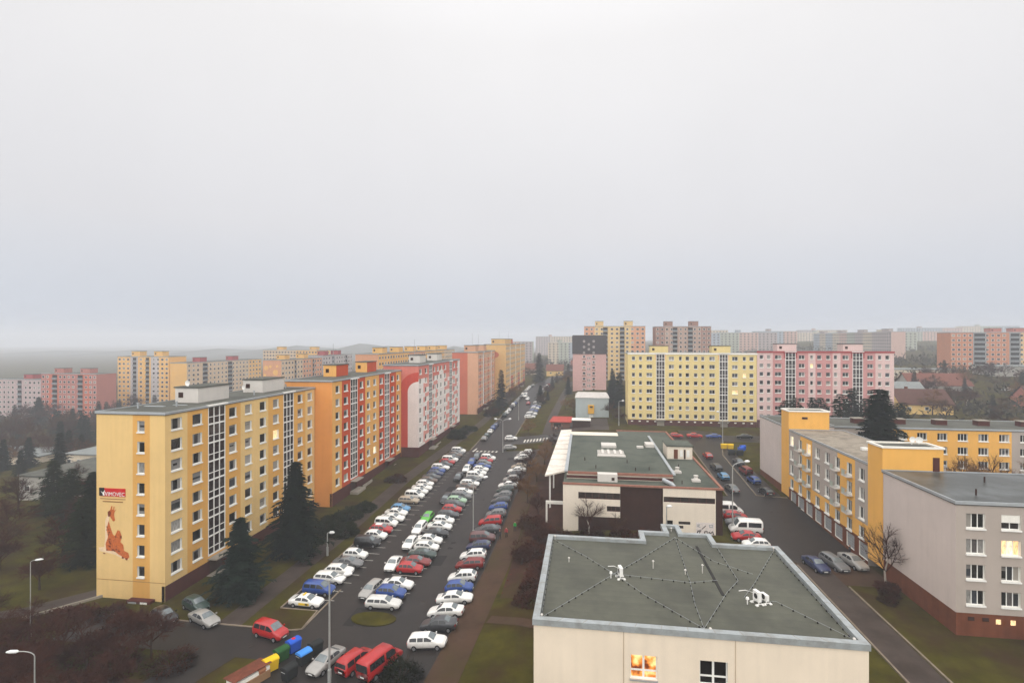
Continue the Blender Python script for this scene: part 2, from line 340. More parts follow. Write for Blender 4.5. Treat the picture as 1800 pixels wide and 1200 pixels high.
def facade(parent, origin, rz, L, z0, z1, holes, ub=(), zb=(), cell=None, mats=(REVEAL,), rev=.34, name='wall'):
    """wall sheet with real openings; holes = [(u0,u1,z0,z1)], cell(u,z) gives the paint index"""
    us = sorted({0, L, *ub, *[round(h[0], 3) for h in holes], *[round(h[1], 3) for h in holes]}); us = [u for u in us if 0 <= u <= L]
    zs = sorted({z0, z1, *zb, *[round(h[2], 3) for h in holes], *[round(h[3], 3) for h in holes]}); zs = [z for z in zs if z0 <= z <= z1]
    b = MB(); hs = [tuple(round(a, 3) for a in h) for h in holes]
    for j in range(len(zs) - 1):
        zc = (zs[j] + zs[j + 1]) / 2; row = [h for h in hs if h[2] < zc < h[3]]; run = None
        def flush(run):
            if run: b.face([(run[0], 0, zs[j]), (run[1], 0, zs[j]), (run[1], 0, zs[j + 1]), (run[0], 0, zs[j + 1])], run[2])
        for i in range(len(us) - 1):
            uc = (us[i] + us[i + 1]) / 2
            if any(h[0] < uc < h[1] for h in row): flush(run); run = None; continue
            mi = cell(uc, zc) if cell else 0
            if run and run[2] == mi: run = (run[0], us[i + 1], mi)
            else: flush(run); run = (us[i], us[i + 1], mi)
        flush(run)
    R_ = len(mats)
    for u0, u1, a, c in hs:
        b.face([(u0, 0, a), (u0, rev, a), (u0, rev, c), (u0, 0, c)], R_); b.face([(u1, rev, a), (u1, 0, a), (u1, 0, c), (u1, rev, c)], R_)
        b.face([(u0, 0, a), (u1, 0, a), (u1, rev, a), (u0, rev, a)], R_); b.face([(u0, rev, c), (u1, rev, c), (u1, 0, c), (u0, 0, c)], R_)
        b.face([(u0, rev, a), (u1, rev, a), (u1, rev, c), (u0, rev, c)], R_)
    return b.build(name, list(mats) + [REVEAL], parent, origin, rz)
STAIR = {}
def stair_glazing(parent, origin, rz, u0, u1, z0, n, sh, bay=.0, cols=3):
    """one glazed frame for each storey of the stairwell, six panes each"""
    w = u1 - u0; key = (round(w, 2), round(sh, 2), cols)
    if key not in STAIR:
        b = MB(); t = .15; h = sh
        for i in range(cols + 1):
            x = -w / 2 + i * (w - t) / cols; b.box(x, x + t, -.02, .1, 0, h - .002)
        for z, hh in ((0, .22), (h * .40, .1)): b.box(-w / 2 + .003, w / 2 - .003, -.03, .095, z, z + hh)
        cw = (w - t) / cols - t; p1 = MB(); p1.face([(-cw / 2, 0, 0), (cw / 2, 0, 0), (cw / 2, 0, h * .40 - .22), (-cw / 2, 0, h * .40 - .22)])
        p2 = MB(); p2.face([(-cw / 2, 0, 0), (cw / 2, 0, 0), (cw / 2, 0, h * .6 - .1), (-cw / 2, 0, h * .6 - .1)])
        STAIR[key] = (b.mesh('stairwell_window', WHITE), p1.mesh('pane', STAIRP), p2.mesh('pane', STAIRP), [-w / 2 + t + cw / 2 + i * (w - t) / cols for i in range(cols)])
    fm, p1, p2, px = STAIR[key]
    for k in range(n):
        o = add('stairwell_window', fm, parent, local(origin, rz, (u0 + u1) / 2, 0, z0 + k * sh), rz)
        for x in px: add('pane', p1, o, (x, .06, .22)); add('pane', p2, o, (x, .06, sh * .40 + .1))
    b = MB(); b.box(-w / 2 - .25, w / 2 + .25, -.35, .2, 0, .22); b.build('canopy', WHITE, parent, local(origin, rz, (u0 + u1) / 2, 0, z0 + n * sh), rz)
STAIRP = mat('stairwell_glass', lin(44, 32, 28), .1, .5, .7, spec=.4)
def rows_of(top, n, h, sh=2.8): return [(top - h - i * sh, top - i * sh) for i in range(n)]
def roof_part(parent, x0, x1, y0, y1, z, over=.12, m=None, th=.3):
    b = MB(); b.box(x0 - over, x1 + over, y0 - over, y1 + over, z + .002, z + th); o = b.build('roof', m or BITUMEN, parent)
    e = MB(); w = .16; X0, X1, Y0, Y1 = x0 - over - .02, x1 + over + .02, y0 - over - .02, y1 + over + .02
    e.box(X0, X1, Y0, Y0 + w, z + .1, z + th + .12); e.box(X0, X1, Y1 - w, Y1, z + .1, z + th + .12)
    e.box(X0, X0 + w, Y0 + w + .002, Y1 - w - .002, z + .1, z + th + .12); e.box(X1 - w, X1, Y0 + w + .002, Y1 - w - .002, z + .1, z + th + .12)
    e.build('roof_edge', TIN, o); return o
def lift_house(parent, x0, x1, y0, y1, z, h, m, side=None):
    b = MB(); b.box(x0, x1, y0, y1, z, z + h, 0); 
    if side: b.face([(x0, y0 - .01, z), (x1, y0 - .01, z), (x1, y0 - .01, z + h), (x0, y0 - .01, z + h)], 1)
    o = b.build('lift_house', [m, side or m], parent); c = MB(); c.box(x0 - .15, x1 + .15, y0 - .15, y1 + .15, z + h + .002, z + h + .2); c.build('lift_house_roof', BITUMEN, o)
    v = MB(); v.box(x0 + .6, x0 + 1.4, y0 - .06, y0 + .05, z + h * .35, z + h * .7); v.build('vent_grille', DARKBROWN, o); return o
def dish(parent, loc, d=1.0, tilt=.3):
    b = MB(); r = d / 2; rings = 4; n = 14; pts = []
    for j in range(rings + 1):
        q = r * j / rings
        pts.append([(q * math.cos(2 * math.pi * k / n), -.28 * (q / r) ** 2 * r, q * math.sin(2 * math.pi * k / n)) for k in range(n)])
    for j in range(rings):
        for k in range(n): b.face([pts[j][k], pts[j][(k + 1) % n], pts[j + 1][(k + 1) % n], pts[j + 1][k]])
    b.tube([(0, .02, -r - .5), (0, .1, 0)], .05); o = b.build('satellite_dish', WHITE, parent, loc, rnd.uniform(-.4, .4)); return o

# ------------------------------------------------------------------ apartment blocks of the left row (street side faces +x)
YEL_L = plaster('pale_ochre', 232, 196, 132); YEL_D = plaster('ochre', 224, 170, 92); YEL_B = plaster('yellow', 240, 176, 86)
ORANGE = plaster('orange', 228, 154, 82); BRICKO = plaster('rust_red', 198, 82, 44); AMBER = plaster('amber', 232, 174, 98)
WHITEP = plaster('white', 236, 226, 220); PINKR = plaster('coral', 210, 124, 110); CORALP = plaster('pale_coral', 224, 156, 144); DEEPRED = plaster('deep_coral', 196, 78, 62)
GREYW = plaster('grey_white', 212, 206, 198)
def closed_body(parent, x0, x1, y0, y1, z0, z1, m, skip):
    """the plain sides of a block; skip lists sides that a facade covers"""
    b = MB()
    if 'S' not in skip: b.face([(x0, y0, z0), (x1, y0, z0), (x1, y0, z1), (x0, y0, z1)])
    if 'E' not in skip: b.face([(x1, y0, z0), (x1, y1, z0), (x1, y1, z1), (x1, y0, z1)])
    if 'N' not in skip: b.face([(x1, y1, z0), (x0, y1, z0), (x0, y1, z1), (x1, y1, z1)])
    if 'W' not in skip: b.face([(x0, y1, z0), (x0, y0, z0), (x0, y0, z1), (x0, y1, z1)])
    b.face([(x0, y0, z1 - .05), (x1, y0, z1 - .05), (x1, y1, z1 - .05), (x0, y1, z1 - .05)])
    return b.build('wall', m, parent)
def street_block(label, X, y0, y1, zb, zt, wdt, cols, wh, stair, ub, cell, mats, endmat, top_row, nrow=8, base=2.2, panes=True, casements=None, setpl=.12):
    root = thing('apartment_block', label, 'building', (X, y0, zb), 0, 'panel blocks along the car park')
    H_, L = zt - zb, y1 - y0; rz = R(90); org = (0, 0, 0)
    rows = [(a - zb, c - zb) for a, c in rows_of(top_row, nrow, wh)]
    holes = [(c[0], c[1], a, d) for c in cols for a, d in rows]
    for s in stair: holes.append((s[0], s[1], rows[-1][0] - .45, rows[-1][0] - .45 + nrow * 2.8)); holes.append((s[0] + .4, s[1] - .4, .15, base + .6))
    facade(root, org, rz, L, base, H_, [h for h in holes if h[3] > base + .7], ub, (), cell, mats)
    g = [h for h in holes if h[3] <= base + .7]
    p = MB(); us = [0] + [v for h in g for v in (h[0], h[1])] + [L]
    for i in range(0, len(us) - 1, 2): p.box(us[i], us[i + 1], .06, .5, -1.6, base)
    p.build('plinth', DARKBASE, root, org, rz)
    for h in g:
        d = MB(); d.box(h[0], h[1], .3, .38, 0.05, base); d.build('door', mat('door_brown', lin(70, 48, 38), .5, .1), root, org, rz)
        s = MB(); s.box(h[0] - .7, h[1] + .7, -1.9, -.02, -.5, .1); s.build('step', CONC, root, org, rz)
        s = MB(); s.box(h[0] - .5, h[1] + .5, -1.5, -.02, base + .25, base + .42); s.build('porch_roof', CONC, root, org, rz)
        s = MB(); s.box(h[1] + .9, h[1] + 6, -1.2, -1.0, -.6, .35); s.build('ramp_wall', CONC, root, org, rz)
    for i, c in enumerate(cols):
        for a, d in rows:
            if panes: add_window(root, org, rz, (c[0] + c[1]) / 2, a, c[1] - c[0], d - a, (casements[i] if casements else 1))
            else: add('window', small_win_mesh(c[1] - c[0], d - a), root, local(org, rz, (c[0] + c[1]) / 2, 0.1, a), rz)
    for s in stair: stair_glazing(root, org, rz, s[0], s[1], rows[-1][0] - .45, nrow, 2.8)
    closed_body(root, -wdt, 0, 0, L, -1.6, H_, endmat, 'ES')
    roof_part(root, -wdt, 0, 0, L, H_)
    return root, rows
# L1 pale ochre block
c1 = [(1.0, 2.9), (4.85, 6.7), (12.5, 14.2), (16.3, 18.0), (20.2, 21.9), (24.0, 25.7), (32.0, 33.7), (35.6, 37.3)]
s1 = [(7.9, 11.6), (27.2, 30.6)]
def cell1(u, z): return 1 if (3.9 < u < 15.2) or (22.6 < u < 34.8) else 0
B1, rows1 = street_block('ochre apartment block with a giraffe mural on its end wall', -55.7, 61.4, 99.7, 0, 25.0, 10.5, c1, 1.55, s1, (3.9, 15.2, 22.6, 34.8), cell1, (YEL_L, YEL_D), YEL_L, 24.4, base=2.1)
eh = [(6.3, 7.4, a, c) for a, c in rows_of(24.2, 8, 1.5)]
facade(B1, (-10.5, 0, 0), 0, 10.5, 0, 25.0, eh, (5.6, 8.2), (2.5,), lambda u, z: 1 if 5.6 < u < 8.2 else 0, (YEL_L, YEL_D))
for a in eh: add_window(B1, (-10.5, 0, 0), 0, 6.85, a[2], 1.1, 1.5, 1, lit=False)
b = MB(); b.box(-10.53, .03, -.04, .3, -1.6, -.02); b.build('plinth', DARKBASE, B1)
b = MB(); b.box(-10.5, 0, -.02, .02, 2.46, 2.54); b.build('expansion_joint', mat('joint', lin(170, 130, 80)), B1)
b = MB(); b.box(-5.0, -1.5, -.9, -.03, -1.5, .35); o = b.build('cellar_porch', DARKBASE, B1)
b = MB(); b.box(-4.8, -3.5, -.95, -.905, -1.0, .2); b.build('cellar_door', TIN, o); b = MB(); b.box(-2.9, -1.9, -.95, -.905, -.4, .25); b.build('notice_board', WHITE, o)
lift_house(B1, -8.2, -4.2, 11, 18, 25.3, 2.3, GREYW); lift_house(B1, -8.2, -4.2, 27.2, 34, 25.3, 2.3, GREYW)
dish(B1, (-6.8, 12, 28.3), .95); dish(B1, (-6.8, 25.5, 26.4), .85)
for x, y in ((-8, 4), (-4, 6.5), (-7, 21), (-3, 23), (-5, 36)):
    b = MB(); b.tube([(x, y, 25.2), (x, y, 26)], .12, 8); b.tube([(x, y, 26), (x, y, 26.1)], .2, 8); b.build('vent_pipe', TIN, B1)
for x, y, w, d in ((-9, 6, 3.2, .5), (-6, 8, 2.2, .4)):
    b = MB(); b.box(x, x + w, y, y + d, 25.3, 25.36); b.build('roof_patch', TIN, B1)
# mural and sign on the end wall (flat paint)
MU_O = mat('mural_orange', lin(196, 104, 52), .9, .35, 5); MU_C = mat('mural_cream', lin(236, 206, 168), .9, .12, 3); MU_D = mat('mural_brown', lin(128, 62, 34), .9, .3, 4)
def decal(parent, polys, name, fx=1, y=-.012):
    b = MB(); ms = []
    for k, (pl, m) in enumerate(polys):
        if m not in ms: ms.append(m)
        b.face([(x, y - .004 * k, z) for x, z in pl], ms.index(m))
    return b.build(name, ms, parent)
def mz(px, py): return (-10.945 + .01101 * px, 15.76 - .009344 * py)
def mm(l): return [mz(*p) for p in l]
mural = [
    (mm([(70, 960), (150, 950), (340, 990), (480, 1050), (500, 1110), (430, 1110), (300, 1050), (90, 1010)]), MU_C),
    (mm([(200, 480), (225, 480), (205, 720), (190, 960), (150, 980), (165, 800), (165, 560)]), MU_C),
    (mm([(215, 560), (235, 640), (275, 760), (330, 800), (340, 1000), (180, 1000), (170, 900), (205, 800), (185, 680)]), MU_O),
    (mm([(235, 400), (255, 340), (268, 345), (262, 395), (278, 395), (285, 350), (298, 355), (290, 410), (325, 388), (300, 425), (290, 470), (305, 555), (275, 568), (235, 500), (200, 460)]), MU_O),
    (mm([(200, 430), (230, 410), (250, 440), (235, 500), (205, 500)]), MU_D),
    (mm([(300, 780), (340, 690), (372, 700), (400, 780), (380, 860), (420, 900), (430, 985), (490, 1010), (505, 1070), (470, 1120), (430, 1085), (350, 1040), (300, 1000), (285, 880)]), MU_O),
    (mm([(372, 770), (398, 770), (398, 808), (372, 808)]), MU_D), (mm([(305, 775), (325, 775), (325, 800), (305, 800)]), MU_D),
    (mm([(400, 1070), (430, 1075), (425, 1100), (400, 1095)]), MU_D), (mm([(455, 1085), (480, 1085), (475, 1120), (450, 1110)]), MU_D), (mm([(140, 1030), (170, 1035), (165, 1050), (140, 1045)]), MU_D)]
for i in range(34):
    x, y = rnd.uniform(190, 400), rnd.uniform(640, 1000)
    if x < 205 + (y - 560) * .42 and x > 180: s = rnd.uniform(8, 15); mural.append((mm([(x - s, y - s * .6), (x + s * .5, y - s), (x + s, y + s * .5), (x - s * .3, y + s)]), MU_D))
decal(B1, mural, 'giraffe_mural')
SIGNR = mat('sign_red', lin(200, 40, 38), .6, .08); SIGNK = mat('sign_black', lin(34, 34, 32), .6, .1)
b = MB(); b.box(-9.85, -6.0, -.07, -.004, 13.85, 14.95, 0); sg = b.build('wall_sign', SIGNR, B1)
b = MB(); b.box(-10.0, -9.2, -.09, -.072, 13.9, 15.0); b.build('sign_emblem_ground', SIGNK, sg)
b = MB(); b.face([(-9.75, -.1, 14.55), (-9.4, -.1, 14.35), (-9.05, -.1, 14.75), (-9.2, -.1, 14.25), (-9.1, -.1, 13.95), (-9.4, -.1, 13.95), (-9.45, -.1, 14.2)]); b.build('sign_emblem', WHITE, sg)
def text(parent, s, size, loc, m, rot=(R(90), 0, 0), name='lettering', sx=1.):
    cu = bpy.data.curves.new(name, 'FONT'); cu.body = s; cu.size = size; cu.extrude = .004; o = bpy.data.objects.new(name, cu); C.objects.link(o)
    bpy.context.view_layer.update(); me = bpy.data.meshes.new_from_object(o.evaluated_get(bpy.context.evaluated_depsgraph_get())); bpy.data.objects.remove(o)
    me.materials.clear(); me.materials.append(m); t = add(name, me, parent, loc); t.rotation_euler = rot; t.scale = (sx, 1, 1); return t
text(sg, 'VIMOVEC', .78, (-9.1, -.09, 13.92), WHITE, sx=.92)
b = MB(); b.box(-9.9, -6.0, -.03, -.004, 13.45, 13.54); b.build('sign_underline', mat('ochre_line', lin(150, 108, 62)), B1)
b = MB(); b.box(-9.5, -6.4, -.03, -.004, 13.05, 13.2); b.build('sign_underline', MATS['ochre_line'], B1)
# L2 orange block
c2 = [(1.5, 3.2), (5.2, 7.1), (13.2, 15.0), (17.2, 18.9), (20.9, 22.6), (24.9, 26.9), (32.7, 34.7), (36.9, 38.7)]
s2 = [(8.4, 12.0), (28.1, 31.5)]
def cell2(u, z): return 0 if (u < 4.3 or 16.2 < u < 24.4 or u > 36.3) else 1
B2, _ = street_block('orange and rust red striped apartment block, second along the car park', -51.9, 99.9, 140.2, 1.3, 26.4, 10.5, c2, 1.5, s2, (4.3, 16.2, 24.4, 36.3), cell2, (AMBER, BRICKO), ORANGE, 25.5, base=2.0)
b = MB(); b.face([(-10.5, 0, -1.6), (0, 0, -1.6), (0, 0, 25.1), (-10.5, 0, 25.1)]); b.build('wall', ORANGE, B2)
lift_house(B2, -8.4, -5.2, 12, 18, 25.4, 2.6, BRICKO, AMBER); lift_house(B2, -8.4, -5.2, 29, 35, 25.4, 2.6, BRICKO, AMBER)
# L3 white and coral block with an arch
c3 = [(.8, 2.7), (5.9, 7.9), (14.5, 16.3), (18.2, 20.1), (22.1, 24.3), (26.9, 29.0), (39.2, 41.2), (43.9, 46.0)]
s3 = [(9.8, 13.3), (33.5, 37.2)]
def cell3(u, z):
    if u < 4.2: return 0 if z < 21 else 2
    if u > 44.6: return 0
    c = abs(u - 23.2)
    if c < 4.2 and z < 19.5 + (4.2 ** 2 - c * c) ** .5 * .8: return 0
    if z > 22.2: return 2
    return (0, 1, 1, 0, 1)[(int(z / 1.4) + int(u / 2.1) * 2) % 5]
B3, _ = street_block('white and coral apartment block with a big painted arch on its end', -46.8, 140.4, 188.7, 2.5, 27.8, 10.5, c3, 1.5, s3, tuple(range(1, 48, 2)) + (4.4, 20.8, 26, 45), cell3, (WHITEP, CORALP, PINKR), PINKR, 26.9, base=2.2)
b = MB(); b.face([(-10.5, 0, -1.6), (0, 0, -1.6), (0, 0, 25.3), (-10.5, 0, 25.3)]); b.build('wall', PINKR, B3)
def arch(r0x, h0, cx): return [(cx - r0x, 0.2)] + [(cx - r0x * math.cos(math.pi * i / 24), h0 + (r0x * .9) * math.sin(math.pi * i / 24)) for i in range(25) if cx - r0x * math.cos(math.pi * i / 24) <= 0] + [(0, .2)]
decal(B3, [(arch(5.6, 18.5, 0), DEEPRED), (arch(3.2, 18.0, 0), WHITEP)], 'painted_arch')
b = MB(); b.box(-10.53, .03, -.08, .02, -1.6, 2.2); b.build('plinth', DARKBASE, B3)
lift_house(B3, -8.2, -4.6, 15, 21, 25.6, 2.3, GREYW); lift_house(B3, -8.2, -4.6, 34, 40, 25.6, 2.3, GREYW)
# L4, L5 farther blocks
PEACH = plaster('peach', 214, 166, 134); SALM = plaster('salmon', 198, 112, 88); LYEL = plaster('straw', 220, 180, 122)
c4 = [(2 + i * 3.1, 3.6 + i * 3.1) for i in range(12) if i not in (3, 9)]
B4, _ = street_block('peach apartment block beyond the arch block with a salmon corner', -44.3, 210, 251, 5.2, 30, 11, c4, 1.5, [(11.2, 13.2), (29.8, 31.8)], tuple(range(1, 41, 3)), lambda u, z: 1 if int(u / 3.1) % 3 == 1 and z < 22 else 0, (PEACH, SALM), SALM, 29, base=1.6, panes=False)
b = MB(); b.face([(-4.4, 0, -2), (0, 0, -2), (0, 0, 24.8), (-4.4, 0, 24.8)], 0); b.face([(-11, 0, -2), (-4.4, 0, -2), (-4.4, 0, 24.8), (-11, 0, 24.8)], 1); b.build('wall', [PEACH, SALM], B4)
lift_house(B4, -8, -3, 9, 16, 25.1, 2.6, PEACH); lift_house(B4, -8, -3, 27, 34, 25.1, 2.6, PEACH)
B5, _ = street_block('straw coloured apartment block at the far end of the left row', -38.9, 251.4, 334, 7.6, 33, 11, [(2 + i * 3.1, 3.6 + i * 3.1) for i in range(26) if i not in (4, 11, 18)], 1.5, [(14.4, 16.2), (36.1, 38), (57.8, 59.7)], tuple(range(1, 82, 3)), lambda u, z: 1 if int(u / 9) % 3 == 2 and z < 9 else 0, (LYEL, SALM), LYEL, 32, base=1.6, panes=False)
b = MB(); b.face([(-11, 0, -2), (0, 0, -2), (0, 0, 25.4), (-11, 0, 25.4)]); b.build('wall', LYEL, B5)
sunp = MB(); sunp.face([(-6 + 2.6 * math.cos(i * .3142), -.02, 20.5 + 1.6 * math.sin(i * .3142)) for i in range(20)]); sunp.build('painted_sun', SALM, B5)
lift_house(B5, -8, -1, 4, 26, 25.7, 2.6, LYEL); lift_house(B5, -8, -3, 40, 46, 25.7, 2.6, SALM)
for bb, ps in ((B4, ((-5, 12), (-6, 30))), (B5, ((-5, 10), (-6, 50))), (B3, ((-7, 17),)), (B2, ((-7, 14),))):
    for x, y in ps: b = MB(); b.tube([(x, y, 27.5), (x, y, 33)], .05, 5); b.build('aerial', TIN, bb)

# ------------------------------------------------------------------ yellow and pink slabs beyond the shop
LEMON = plaster('lemon', 230, 208, 146); APRI = plaster('apricot', 232, 184, 128); PK_L = plaster('pale_pink', 224, 194, 188); PK_D = plaster('rose', 204, 148, 144); ROSE = plaster('dark_rose', 168, 78, 78)
def slab(label, x0, x1, y, zb, zt, cols, stair, top_row, ub, cell, mats, lhm, edge):
    root = thing('apartment_block', label, 'building', (x0, y, zb), 0, 'slab blocks beyond the shop'); H_, L = zt - zb, x1 - x0; base = 1.9
    rows = [(a - zb, c - zb) for a, c in rows_of(top_row, 8, 1.35)]
    cs = [(a - x0, c - x0) for a, c in cols]; st = [(a - x0, c - x0) for a, c in stair]; zs0 = rows[-1][0] - .4
    holes = [(a, c, r0, r1) for a, c in cs for r0, r1 in rows] + [(a, c, zs0, zs0 + 22.4) for a, c in st]
    facade(root, (0, 0, 0), 0, L, base, H_, holes, ub, (H_ - 1.9,), cell, mats)
    for a, c in cs:
        w = c - a
        for r0, r1 in rows: add_window(root, (0, 0, 0), 0, (a + c) / 2, r0, w, r1 - r0, 2 if w > 1.5 else 1, lit=rnd.random() < .01)
    for a, c in st:
        stair_glazing(root, (0, 0, 0), 0, a, c, zs0, 8, 2.8)
        b = MB(); b.box(a + .3, c - .3, -.6, -.02, -.3, base - .1); b.build('door', CONC, root)
        b = MB(); b.box(a - .2, c + .2, -1.6, -.02, base - .05, base + .15); b.build('porch_roof', CONC, root)
    p = MB(); p.box(0, L, .05, .4, -3, base); p.build('plinth', DARKBASE, root)
    for i in range(int(L / 2.6)): b = MB(); b.box(1 + i * 2.6, 1.7 + i * 2.6, -.03, .1, base - .75, base - .4); b.build('cellar_window', REVEAL, root)
    closed_body(root, 0, L, 0, 11, -3, H_, mats[0], 'S'); roof_part(root, 0, L, 0, 11, H_, m=BITUMEN); 
    b = MB(); b.box(-.15, L + .15, -.16, -.13, H_ - .15, H_ + .45); b.build('cornice', edge, root)
    for a, c in st: lift_house(root, (a + c) / 2 - 3, (a + c) / 2 + 3, 3, 7, H_ + .3, 2.4, lhm)
    return root
sc = [16.0, 17.1, 18.4, 19.4, 20.9, 22.8, 28.3, 30.0, 31.6, 32.6, 33.8, 35.0, 36.5, 37.7, 38.9, 39.9, 41.5, 43.3, 48.8, 50.6, 52.2, 53.2, 54.3, 55.6]
slab('lemon yellow apartment slab facing the shop with two glazed stairwells', 14.7, 56.6, 180, 6.2, 30.5, list(zip(sc[::2], sc[1::2])), [(24.1, 27.0), (44.7, 47.5)], 29.7, (9.0, 12.7, 29.6, 33.2), lambda u, z: 1 if z > 22.4 and (9 < u < 12.7 or 29.6 < u < 33.2) else 0, (LEMON, APRI), LEMON, REVEAL)
pc = [57.5, 58.7, 59.8, 60.9, 62.3, 64.3, 69.7, 71.5, 73.2, 74.1, 75.3, 76.6, 78.0, 79.3, 80.4, 81.4, 83.0, 84.8, 90.4, 92.1, 93.6, 94.6, 95.7, 97.0]
def cellp(u, z):
    x = u + 56.7
    if z > 22.4 and (65.0 < x < 69.2 or 85.5 < x < 89.6): return 2
    return 0 if (x < 61.6 or 72.6 < x < 74.8 or 80 < x < 82.4 or x > 92.8) else 1
slab('pink striped apartment slab to the right of the lemon yellow one', 56.7, 98.3, 180, 6.9, 31.2, list(zip(pc[::2], pc[1::2])), [(65.5, 68.7), (86.0, 89.1)], 30.3, (4.9, 8.3, 12.5, 15.9, 18.1, 23.3, 25.7, 28.8, 32.9, 36.1), cellp, (PK_L, PK_D, ROSE), PK_L, ROSE)

# ------------------------------------------------------------------ stepped grey and orange block on the right
GREYP = plaster('warm_grey', 178, 166, 156); GREYL = plaster('pale_mauve_grey', 208, 194, 186); ORY = plaster('orange_yellow', 238, 180, 92)
RB = thing('apartment_block', 'stepped grey and orange block with a row of garages, near right', 'building', (40, 62, 3), 0, 'low blocks on the right')
zb = 3.0
# front part: gable towards the yard, windows towards the camera
facade(RB, (0, 13.7, 0), R(-90), 13.7, 2.5, 14.2, [], (), (), None, (GREYL,))
fc = [(1.0, 2.85), (4.4, 6.25), (8.2, 10.05), (12.0, 13.85), (16, 17.85)]; fr = [(a - zb, c - zb) for a, c in rows_of(16.3, 4, 1.6, 2.77)]
facade(RB, (0, 0, 0), 0, 20, 2.5, 14.2, [(a, c, r0, r1) for a, c in fc for r0, r1 in fr], (), (), None, (GREYP,), rev=.25)
for i, (a, c) in enumerate(fc):
    for j, (r0, r1) in enumerate(fr): add_window(RB, (0, 0, 0), 0, (a + c) / 2, r0, c - a, r1 - r0, 2 if (i, j) == (1, 0) else 3, lit=(i, j) == (1, 1))
b = MB(); b.box(4.45, 6.2, .05, .12, fr[0][0] + .75, fr[0][1]); b.build('roller_blind', REVEAL, RB)
b = MB(); b.box(.04, 20, .04, 13.7, -3, 2.49); b.build('plinth', BRICKRED, RB)
for x in (1.2, 2.6): b = MB(); b.box(x, x + .6, -.02, .03, 1.7, 2.1); b.build('cellar_window', DARKBROWN, RB)
for x in (3.9, 5.3): b = MB(); b.box(x, x + .45, -.03, .03, 1.5, 2.0); b.build('cellar_window', PANE_LIT, RB)
closed_body(RB, 0, 20, 0, 13.7, 2.5, 14.2, GREYP, 'SW')
PUDDLE = mat('roof_bitumen_puddles', lin(62, 64, 60), .4, .2, .4, .1, stain=lin(104, 108, 108), stain_amt=.6, stain_scale=.3, spec=.35)
roof_part(RB, 0, 20, 0, 13.75, 14.2, m=PUDDLE)
for x, y in ((4, 3), (11, 3.2), (9, 9), (16, 7)): b = MB(); b.tube([(x, y, 14.5), (x, y, 15.2)], .09, 7); b.build('vent_pipe', DARKBROWN, RB)
# stair tower between front and middle parts
def tower(y0, y1, ztop, hatch, nm):
    b = MB(); b.box(-.06, 7.4, y0, y1, 1.2, ztop); o = b.build('stair_tower', ORY, RB)
    b = MB(); b.box(.25, 7.1, y0 + .28, y1 - .28, ztop + .002, ztop + .06); b.build('tower_roof', BITUMEN, o)
    e = MB(); e.box(-.2, 7.55, y0 - .12, y0 + .2, ztop + .003, ztop + .25); e.box(-.2, 7.55, y1 - .2, y1 + .12, ztop + .003, ztop + .25); e.box(-.2, .15, y0 + .201, y1 - .201, ztop + .003, ztop + .25); e.box(7.2, 7.55, y0 + .201, y1 - .201, ztop + .003, ztop + .25); e.build('tower_parapet', REVEAL, o)
    return o
o = tower(13.75, 17.4, 17.5, True, 'near'); b = MB(); b.box(6.1, 6.9, 13.69, 13.74, 14.55, 16.4); b.build('roof_door', DARKBASE, o)
dish(o, (5.2, 16.6, 18.3), .8); dish(o, (6.2, 16.8, 18.2), .9)
o = tower(46.0, 49.8, 18.0, False, 'far'); b = MB(); b.box(2.4, 3.4, 45.9, 45.99, 16.6, 17.0); b.build('vent_opening', DARKBROWN, o)
# middle part with balconies above the garages; u runs from far end (y=108) to near end (y=79.4)
cw = [(.7, 2.2), (4.6, 6.1), (8.1, 9.7), (11.7, 13.3), (15.3, 16.9), (18.8, 20.4), (22.6, 24.1), (26.1, 27.6)]
mr_ = [(a - zb, c - zb) for a, c in rows_of(16.4, 4, 1.75, 2.8)]
GALVR = mat('railing_grey', lin(170, 168, 162), .6, .1)
def cellr(u, z):
    if z < 5.6: return 1
    return 1 if 5.4 < u < 10.4 or 19.6 < u < 25.0 else 0
yo = 108 - 62
facade(RB, (0, yo, 0), R(-90), 28.6, 3.2, 14.2, [(a, c, r0, r1) for a, c in cw for r0, r1 in mr_ if r0 > 3.2], (5.4, 10.4, 19.6, 25.0), (5.6,), cellr, (GREYP, ORY))
for i, (a, c) in enumerate(cw):
    for j, (r0, r1) in enumerate(mr_):
        add_window(RB, (0, yo, 0), R(-90), (a + c) / 2, r0, c - a, r1 - r0, 2)
        if i in (1, 2, 5, 6) and j < 3:
            bal = MB(); bal.box(-.9, .9, -.8, -.01, -.32, -.18); q = bal.build('balcony', GREYW, RB, local((0, yo, 0), R(-90), (a + c) / 2, 0, r0), R(-90))
            g = MB()
            for xx in [-.9 + k * .25 for k in range(8)]: g.box(xx, xx + .03, -.8, -.77, -.18, .7)
            g.box(-.9, .88, -.81, -.76, .702, .75); g.build('railing', GALVR, q)
            g = MB(); g.box(-.85, .1, -.75, -.73, -.1, .6); g.build('balcony_panel', mat('frosted_panel', lin(190, 205, 190), .3, .1), q)
GAR = mat('garage_door_grey', lin(150, 150, 150), .6, .12, 1)
gr = [(1.0, 3.4), (4.4, 7.0), (8.1, 10.5), (11.7, 14.0), (15.1, 17.6), (18.8, 21.2), (22.5, 24.8), (26.1, 28.5)]
facade(RB, (0, yo, 0), R(-90), 28.6, -1, 3.2, [(a, c, .6, 2.75) for a, c in gr], (), (), None, (BRICKRED,), rev=.3)
